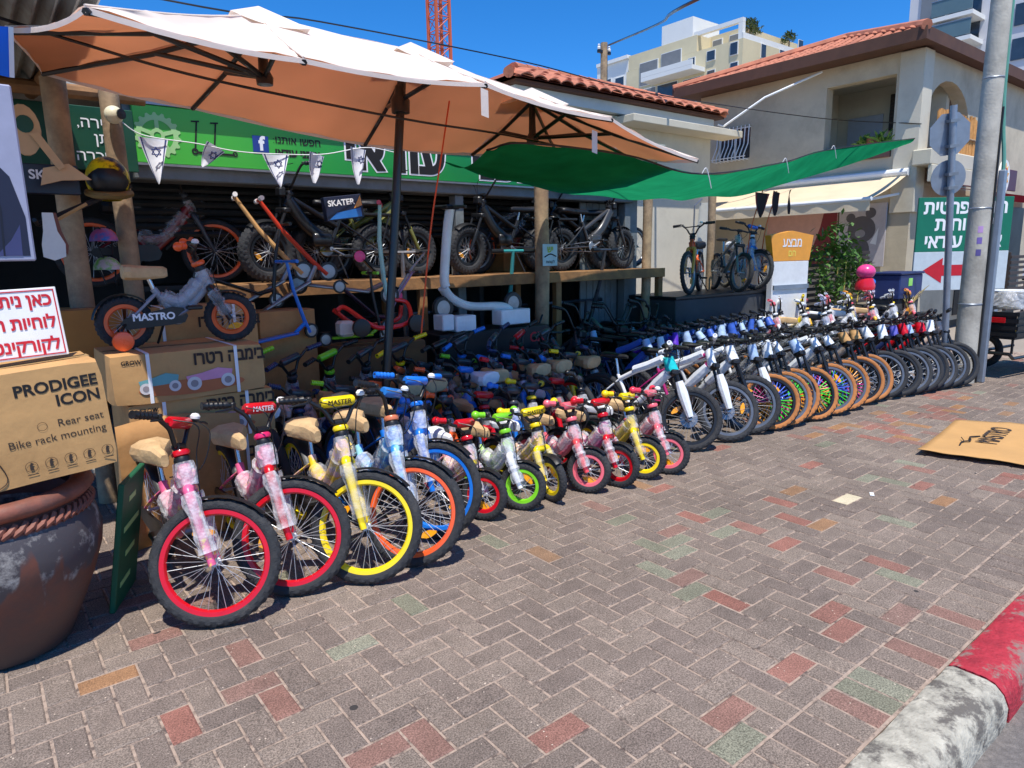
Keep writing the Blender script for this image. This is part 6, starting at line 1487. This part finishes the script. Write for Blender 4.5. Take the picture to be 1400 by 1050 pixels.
for (x, y, s_, lb) in ((11.6, 4.5, .3, 'tan dry grass tuft by the blue crate'),):
    t_ = thing('dry_grass_tuft', lb, 'plant', (x, y, .55)); g_ = MB()
    for i in range(26): a, L = rb.uniform(0, 6.28), rb.uniform(.2, .45); g_.tube([(0, 0, 0), (math.cos(a)*L*.3, math.sin(a)*L*.3, L*.7), (math.cos(a)*L*.6, math.sin(a)*L*.6, L)], [.006, .005, .002], 4)
    g_.build('blades', mat('dry grass', lin(206, 184, 120), .8, 0, .2), t_); MB().cbox(-.1, .1, -.1, .1, -.55, .0, .01).build('planter', M['dark'], t_)
# parking sign with red arrow
ks = thing('parking_sign', 'green and white sign board with Hebrew lines and red arrow', 'sign', (12.95, 4.42, .85), R(-35))
MB().cbox(-.66, .98, 0, .03, .62, 1.5, .005).build('green_panel', paint((10, 112, 84), .5), ks); MB().cbox(-.66, .98, 0, .03, -.02, .618, .005).build('white_panel', paint((196, 206, 210), .5), ks)
for s_, z, x in (('חניה פרטית', 1.33, .16), ('ללקוחות', 1.06, .16), ('אופני עודאי', .78, .16)): letters(ks, s_, .3, M['whiteink'], T(x, -.003, z) @ FRONT, .009, True, sx=.98)
MB().add([(a, -.003, b) for a, b in ((-.5, .31), (-.16, .52), (-.16, .4), (.35, .4), (.35, .22), (-.16, .22), (-.16, .1))], [(0, 1, 2, 3, 4, 5, 6)]).build('arrow', M['redink'], ks, smooth=0)
for x in (-.6, .9): MB().box(x-.03, x+.03, .035, .08, -.85, 1.4).build('leg', M['galv'], ks)
# concrete lamp pole with conduit, and road sign post
lp = thing('concrete_pole', 'tall tapering concrete pole with green cable and steel conduit', 'pole', (8.87, 2.8, 0))
MB().tube([(0, 0, 0), (0, 0, 3), (0, 0, 7)], [.118, .102, .08], 24).build('shaft', M['concrete'], lp)
MB().cbox(.07, .14, -.185, -.115, 0, 2.35, .01).build('conduit', M['galv'], lp)
MB().tube(arc([(.11, -.15, 2.3), (.11, -.14, 2.5), (.1, -.1, 2.9), (.085, -.08, 3.6), (.07, -.07, 6.5)], 4), .02, 8).build('green_cable', paint((96, 156, 138), .5), lp)
MB().tube([(.035, -.125, 0), (.03, -.11, 3.0)], .012, 6).build('black_cable', M['black'], lp)
for z in (.9, 1.95, 3.3): MB().lathe([(.12-.0055*z, -.008), (.125-.0055*z, 0), (.12-.0055*z, .008)], 24, M=T(0, 0, z)).build('strap', M['galv'], lp)
for (z, c_) in ((1.72, (190, 150, 200)), (1.6, (120, 100, 170)), (1.47, (90, 80, 140))):
    a0 = -2.6; r_ = .118-.0054*z+.0015
    MB().grid(lambda u, v: Vector((r_*math.cos(a0+.45*(u-.5)), r_*math.sin(a0+.45*(u-.5)), z+.07*(v-.5))), 6, 2).build('sticker', paint(c_, .6), lp, smooth=60)
tp = thing('road_sign', 'back of grey octagon and round road signs on a leaning steel post', 'road sign', (8.6, 2.9, 0))
tp.rotation_euler = (0, R(-8.8), 0)
MB().tube([(0, 0, 0), (0, 0, 3.0)], .035, 12).build('post', M['galv'], tp)
Rs = RZ(-38)
def plate(z, r_, n_, nm_): MB().prism([(r_*math.cos(2*math.pi*(i+.5)/n_), r_*math.sin(2*math.pi*(i+.5)/n_)) for i in range(n_)], 'z', 0, .006, M=T(0, 0, z) @ Rs @ T(0, .05, 0) @ RX(90)).build(nm_, M['galv'], tp)
plate(2.72, .225, 8, 'octagon_plate'); plate(2.28, .185, 28, 'round_plate')
for z in (2.85, 2.6, 2.32, 2.18): MB().box(-.05, .05, -.045, .045, z-.015, z+.015, M=Rs).build('clamp', M['alu'], tp)
# cargo scooter at the right edge
ct = thing('cargo_trike', 'black cargo trike with low crate and red reflector by the pole', 'cargo trike', (9.72, 2.72, 0), R(-8))
cr_ = MB(); x0, x1, y0, y1 = -.35, 1.0, -.32, .32
for z in (.5, .58, .66, .74): cr_.box(x0, x1, y0-.01, y0+.01, z, z+.045).box(x0, x1, y1-.01, y1+.01, z, z+.045).box(x0-.01, x0+.01, y0+.011, y1-.011, z, z+.045)
cr_.box(x0, x1, y0+.012, y1-.012, .47, .49).box(x0+.014, x0+.02, y0+.02, y1-.02, .491, .78).box(x0+.021, x1, y0+.012, y0+.018, .491, .78)
cr_.build('crate', M['black'], ct)
MB().tube([(x0, y0+.05, .3), (x0+.1, y0+.05, .24), (1.0, y0+.05, .24)], .02, 8).tube([(x0, y1-.05, .3), (x0+.1, y1-.05, .24), (1.0, y1-.05, .24)], .02, 8).tube([(x0, y0+.05, .3), (x0, y1-.05, .3)], .02, 8).tube([(x0+.05, y0+.05, .3), (x0+.05, y0+.05, .47)], .015, 6).tube([(x0+.05, y1-.05, .3), (x0+.05, y1-.05, .47)], .015, 6).build('chassis', M['blackmetal'], ct)
MB().cbox(-.372, -.362, -.2, .06, .66, .72, .002).build('rear_reflector', M['redref'], ct)
for y in (-.36, .36): add_wheel('rear_wheel', ct, dict(Rw=.22, tr=.035, n=40, nsp=16), T(.45, y, .22), M['rubber'], M['black'], M['alu'])
add_wheel('front_wheel', ct, dict(Rw=.22, tr=.035, n=40, nsp=16), T(1.6, 0, .22) @ RZ(90), M['rubber'], M['black'], M['alu'])
MB().tube([(1.0, 0, .3), (1.35, 0, .6), (1.6, 0, .25)], .03, 8).tube([(1.35, 0, .6), (1.3, 0, 1.0)], .02, 8).tube([(1.3, -.3, 1.0), (1.3, .3, 1.0)], .014, 8).build('front_frame', M['blackmetal'], ct)
MB().cbox(.7, 1.1, -.14, .14, .78, .86, .03).build('seat', M['black'], ct)
mm = thing('white_basin', 'white plastic tub heaped with clear film on the trike crate', 'tub', (9.98, 2.7, .79)); MB().lathe([(0, 0), (.16, 0), (.22, .2), (.235, .2), (.235, .215), (.21, .21), (.15, .02), (0, .02)], 20).build('tub', M['white'], mm)
fm = MB()
rb = random.Random(5)
fm.grid(lambda u, v: Vector((-.3+.7*u, -.28+.56*v, .02+.22*math.sin(math.pi*u)*math.sin(math.pi*v)+rb.uniform(-.05, .05))), 9, 9); o = fm.build('film_heap', M['film'], None, smooth=20); o.location = (9.72, 2.7, .79); tag(o, 'crumpled clear plastic film lying on the trike crate', 'plastic film')
o = MB().cbox(-.2, .2, -.12, .12, 0, .05, .015).build('yellow_tray', paint((236, 196, 60), .5)); o.location = (9.6, 2.62, .5); tag(o, 'flat yellow tray in the black trike crate', 'tray')
# flattened carton on the pavement
fc = thing('flattened_carton', 'flattened printed cardboard sheet lying on the pavement', 'cardboard', (6.1, 1.75, .012))
cp = [(5.40, 1.95), (6.72, 2.14), (7.1, 1.45), (5.66, 1.10)]
def FP(u, v):
    a = Vector(cp[0]).lerp(Vector(cp[1]), u); b = Vector(cp[3]).lerp(Vector(cp[2]), u); p = a.lerp(b, v)
    return Vector((p.x-6.1+.012*math.sin(v*23)*(u < .02), p.y-1.75, .006+.03*(1-u)**4*(1-v)+.003*math.sin(u*5+v*2)**2+.008*math.exp(-((v-.5)*14)**2)))
o = MB().grid(FP, 20, 16).build('sheet', mat('sunlit carton', lin(196, 150, 92), .85, 0, .08, 4, .1, 30), fc, smooth=50); o.modifiers.new('thick', 'SOLIDIFY').thickness = .005
fa = math.degrees(math.atan2(.2, 1.3))
letters(fc, 'MASTRO', .2, M['inkbrown'], T(.22, -.03, .024) @ RZ(6), .003, sx=.8)
for k in range(7): MB().box(0, .05, 0, .035, 0, .0012).build('small_print', M['inkbrown'], fc).matrix_local = T(-.3+k*.1, -.42+k*.023, .022) @ RZ(13)
tw_ = MB().tube(arc([(-.2, 0, 0), (-.08, .02, .01), (0, -.01, .012), (.12, .03, .01), (.24, .0, 0)], 5), .006, 5).tube([(-.05, .015, .01), (.02, .06, .02)], .004, 4).build('twig', M['ink']); tw_.location = (5.98, 1.8, .03); tag(tw_, 'thin black twig lying on the flattened cardboard', 'twig')
ws = MB().box(-.03, .03, -.012, .012, 0, .003).build('litter', M['white']); ws.location = (4.3, 1.79, .004); ws.rotation_euler = (0, 0, .5); tag(ws, 'tiny white scrap beside the cream paver', 'litter')
# display bicycle lettering
letters(db, 'MASTRO', .055, M['whiteink'], T(-.0735, .42, .175) @ RZ(-90) @ FRONT @ RZ(0), .002)

# blue and white flag corner by the porch roof
fg2 = thing('hanging_flag', 'blue flag with white hem hanging from the porch roof edge', 'flag', (.18, 3.8, 2.6))
MB().grid(lambda u, v: Vector((-.3+.4*u-.02*v, .02*math.sin(u*5+v*2), -.1-.12*v+.04*u*(1-2*v))), 8, 6).build('cloth', cloth('blue flag cloth', lin(40, 110, 220), (.03, .08, .25)), fg2)
MB().grid(lambda u, v: Vector((.1-.02*u+.018*v, .02*math.sin(5+u*2)-.004, -.06-.2*u)), 6, 1).build('hem', cloth('white flag hem', (.8, .8, .8), (.1, .1, .1)), fg2)
# more goods in the dim shop: bars, wheels and cartons
GC = 'cartons stacked in the dim shop'
for i, (x, z, wd_, h_) in enumerate(((1.45, .0, .5, .6), (2.1, 1.36, .4, .3), (3.1, 1.36, .3, .5), (4.9, 1.36, .35, .34), (5.6, .1, .6, .5), (3.2, .1, .5, .4), (5.5, 1.36, .3, .42))):
    box_thing('stock_carton', 'stock carton stacked in the dim shop behind the shelf goods', x, x+wd_, 6.3, 6.7, z, z+h_, [M['card'], paint((60, 52, 46), .7), paint((30, 34, 40), .6)][i % 3], 0, GC)
for i in range(6):
    scooter('dark kick scooter standing under the timber shelf', (2.9+i*.58, 5.62, .02), 80+random.uniform(-15, 15), 0, [M['black'], M['alu'], darkf][i % 3], M['black'], None, M['black'], 1.25, 'dark scooters under the shelf')

GK = 'dim bicycles standing behind the shelf goods'
for i, (x, z, rz) in enumerate(((1.7, 1.362, 88), (2.75, 1.362, -92), (3.3, 1.362, 85), (4.55, 1.362, -88), (5.35, 1.362, 92), (6.3, 1.362, -86))):
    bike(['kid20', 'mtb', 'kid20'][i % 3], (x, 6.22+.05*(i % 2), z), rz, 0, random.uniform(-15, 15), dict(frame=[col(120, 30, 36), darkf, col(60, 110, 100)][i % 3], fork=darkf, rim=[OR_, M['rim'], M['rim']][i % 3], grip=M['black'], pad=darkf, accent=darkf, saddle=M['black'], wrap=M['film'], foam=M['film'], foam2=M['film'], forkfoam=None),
         'dim bicycle standing behind the fat tyred ones on the shelf', GK, lite=True)
for i, (x, lb, sm, dm) in enumerate(((3.0, 'silver', M['alu'], M['black']), (4.35, 'teal', col(60, 150, 150), M['black']), (5.75, 'grey', darkf, M['alu']))):
    scooter('%s kick scooter standing upright before the shelf edge' % lb, (x, 5.3, .55), 60+20*i, -6, sm, dm, None, M['black'], 1.3)
for i, (x, y) in enumerate(((4.5, 5.1), (5.1, 5.05), (5.7, 5.1), (6.2, 5.0))):
    bike('fat', (x, y, 0), random.uniform(-25, 25), 4, random.uniform(-25, 25), dict(frame=[BK, darkf][i % 2], fork=BK, saddle=M['black'], rim=M['black'], guard=M['black']), 'black fat tyred bicycle parked under the shelf edge', 'fat tyred bicycles under the shelf', lite=True)
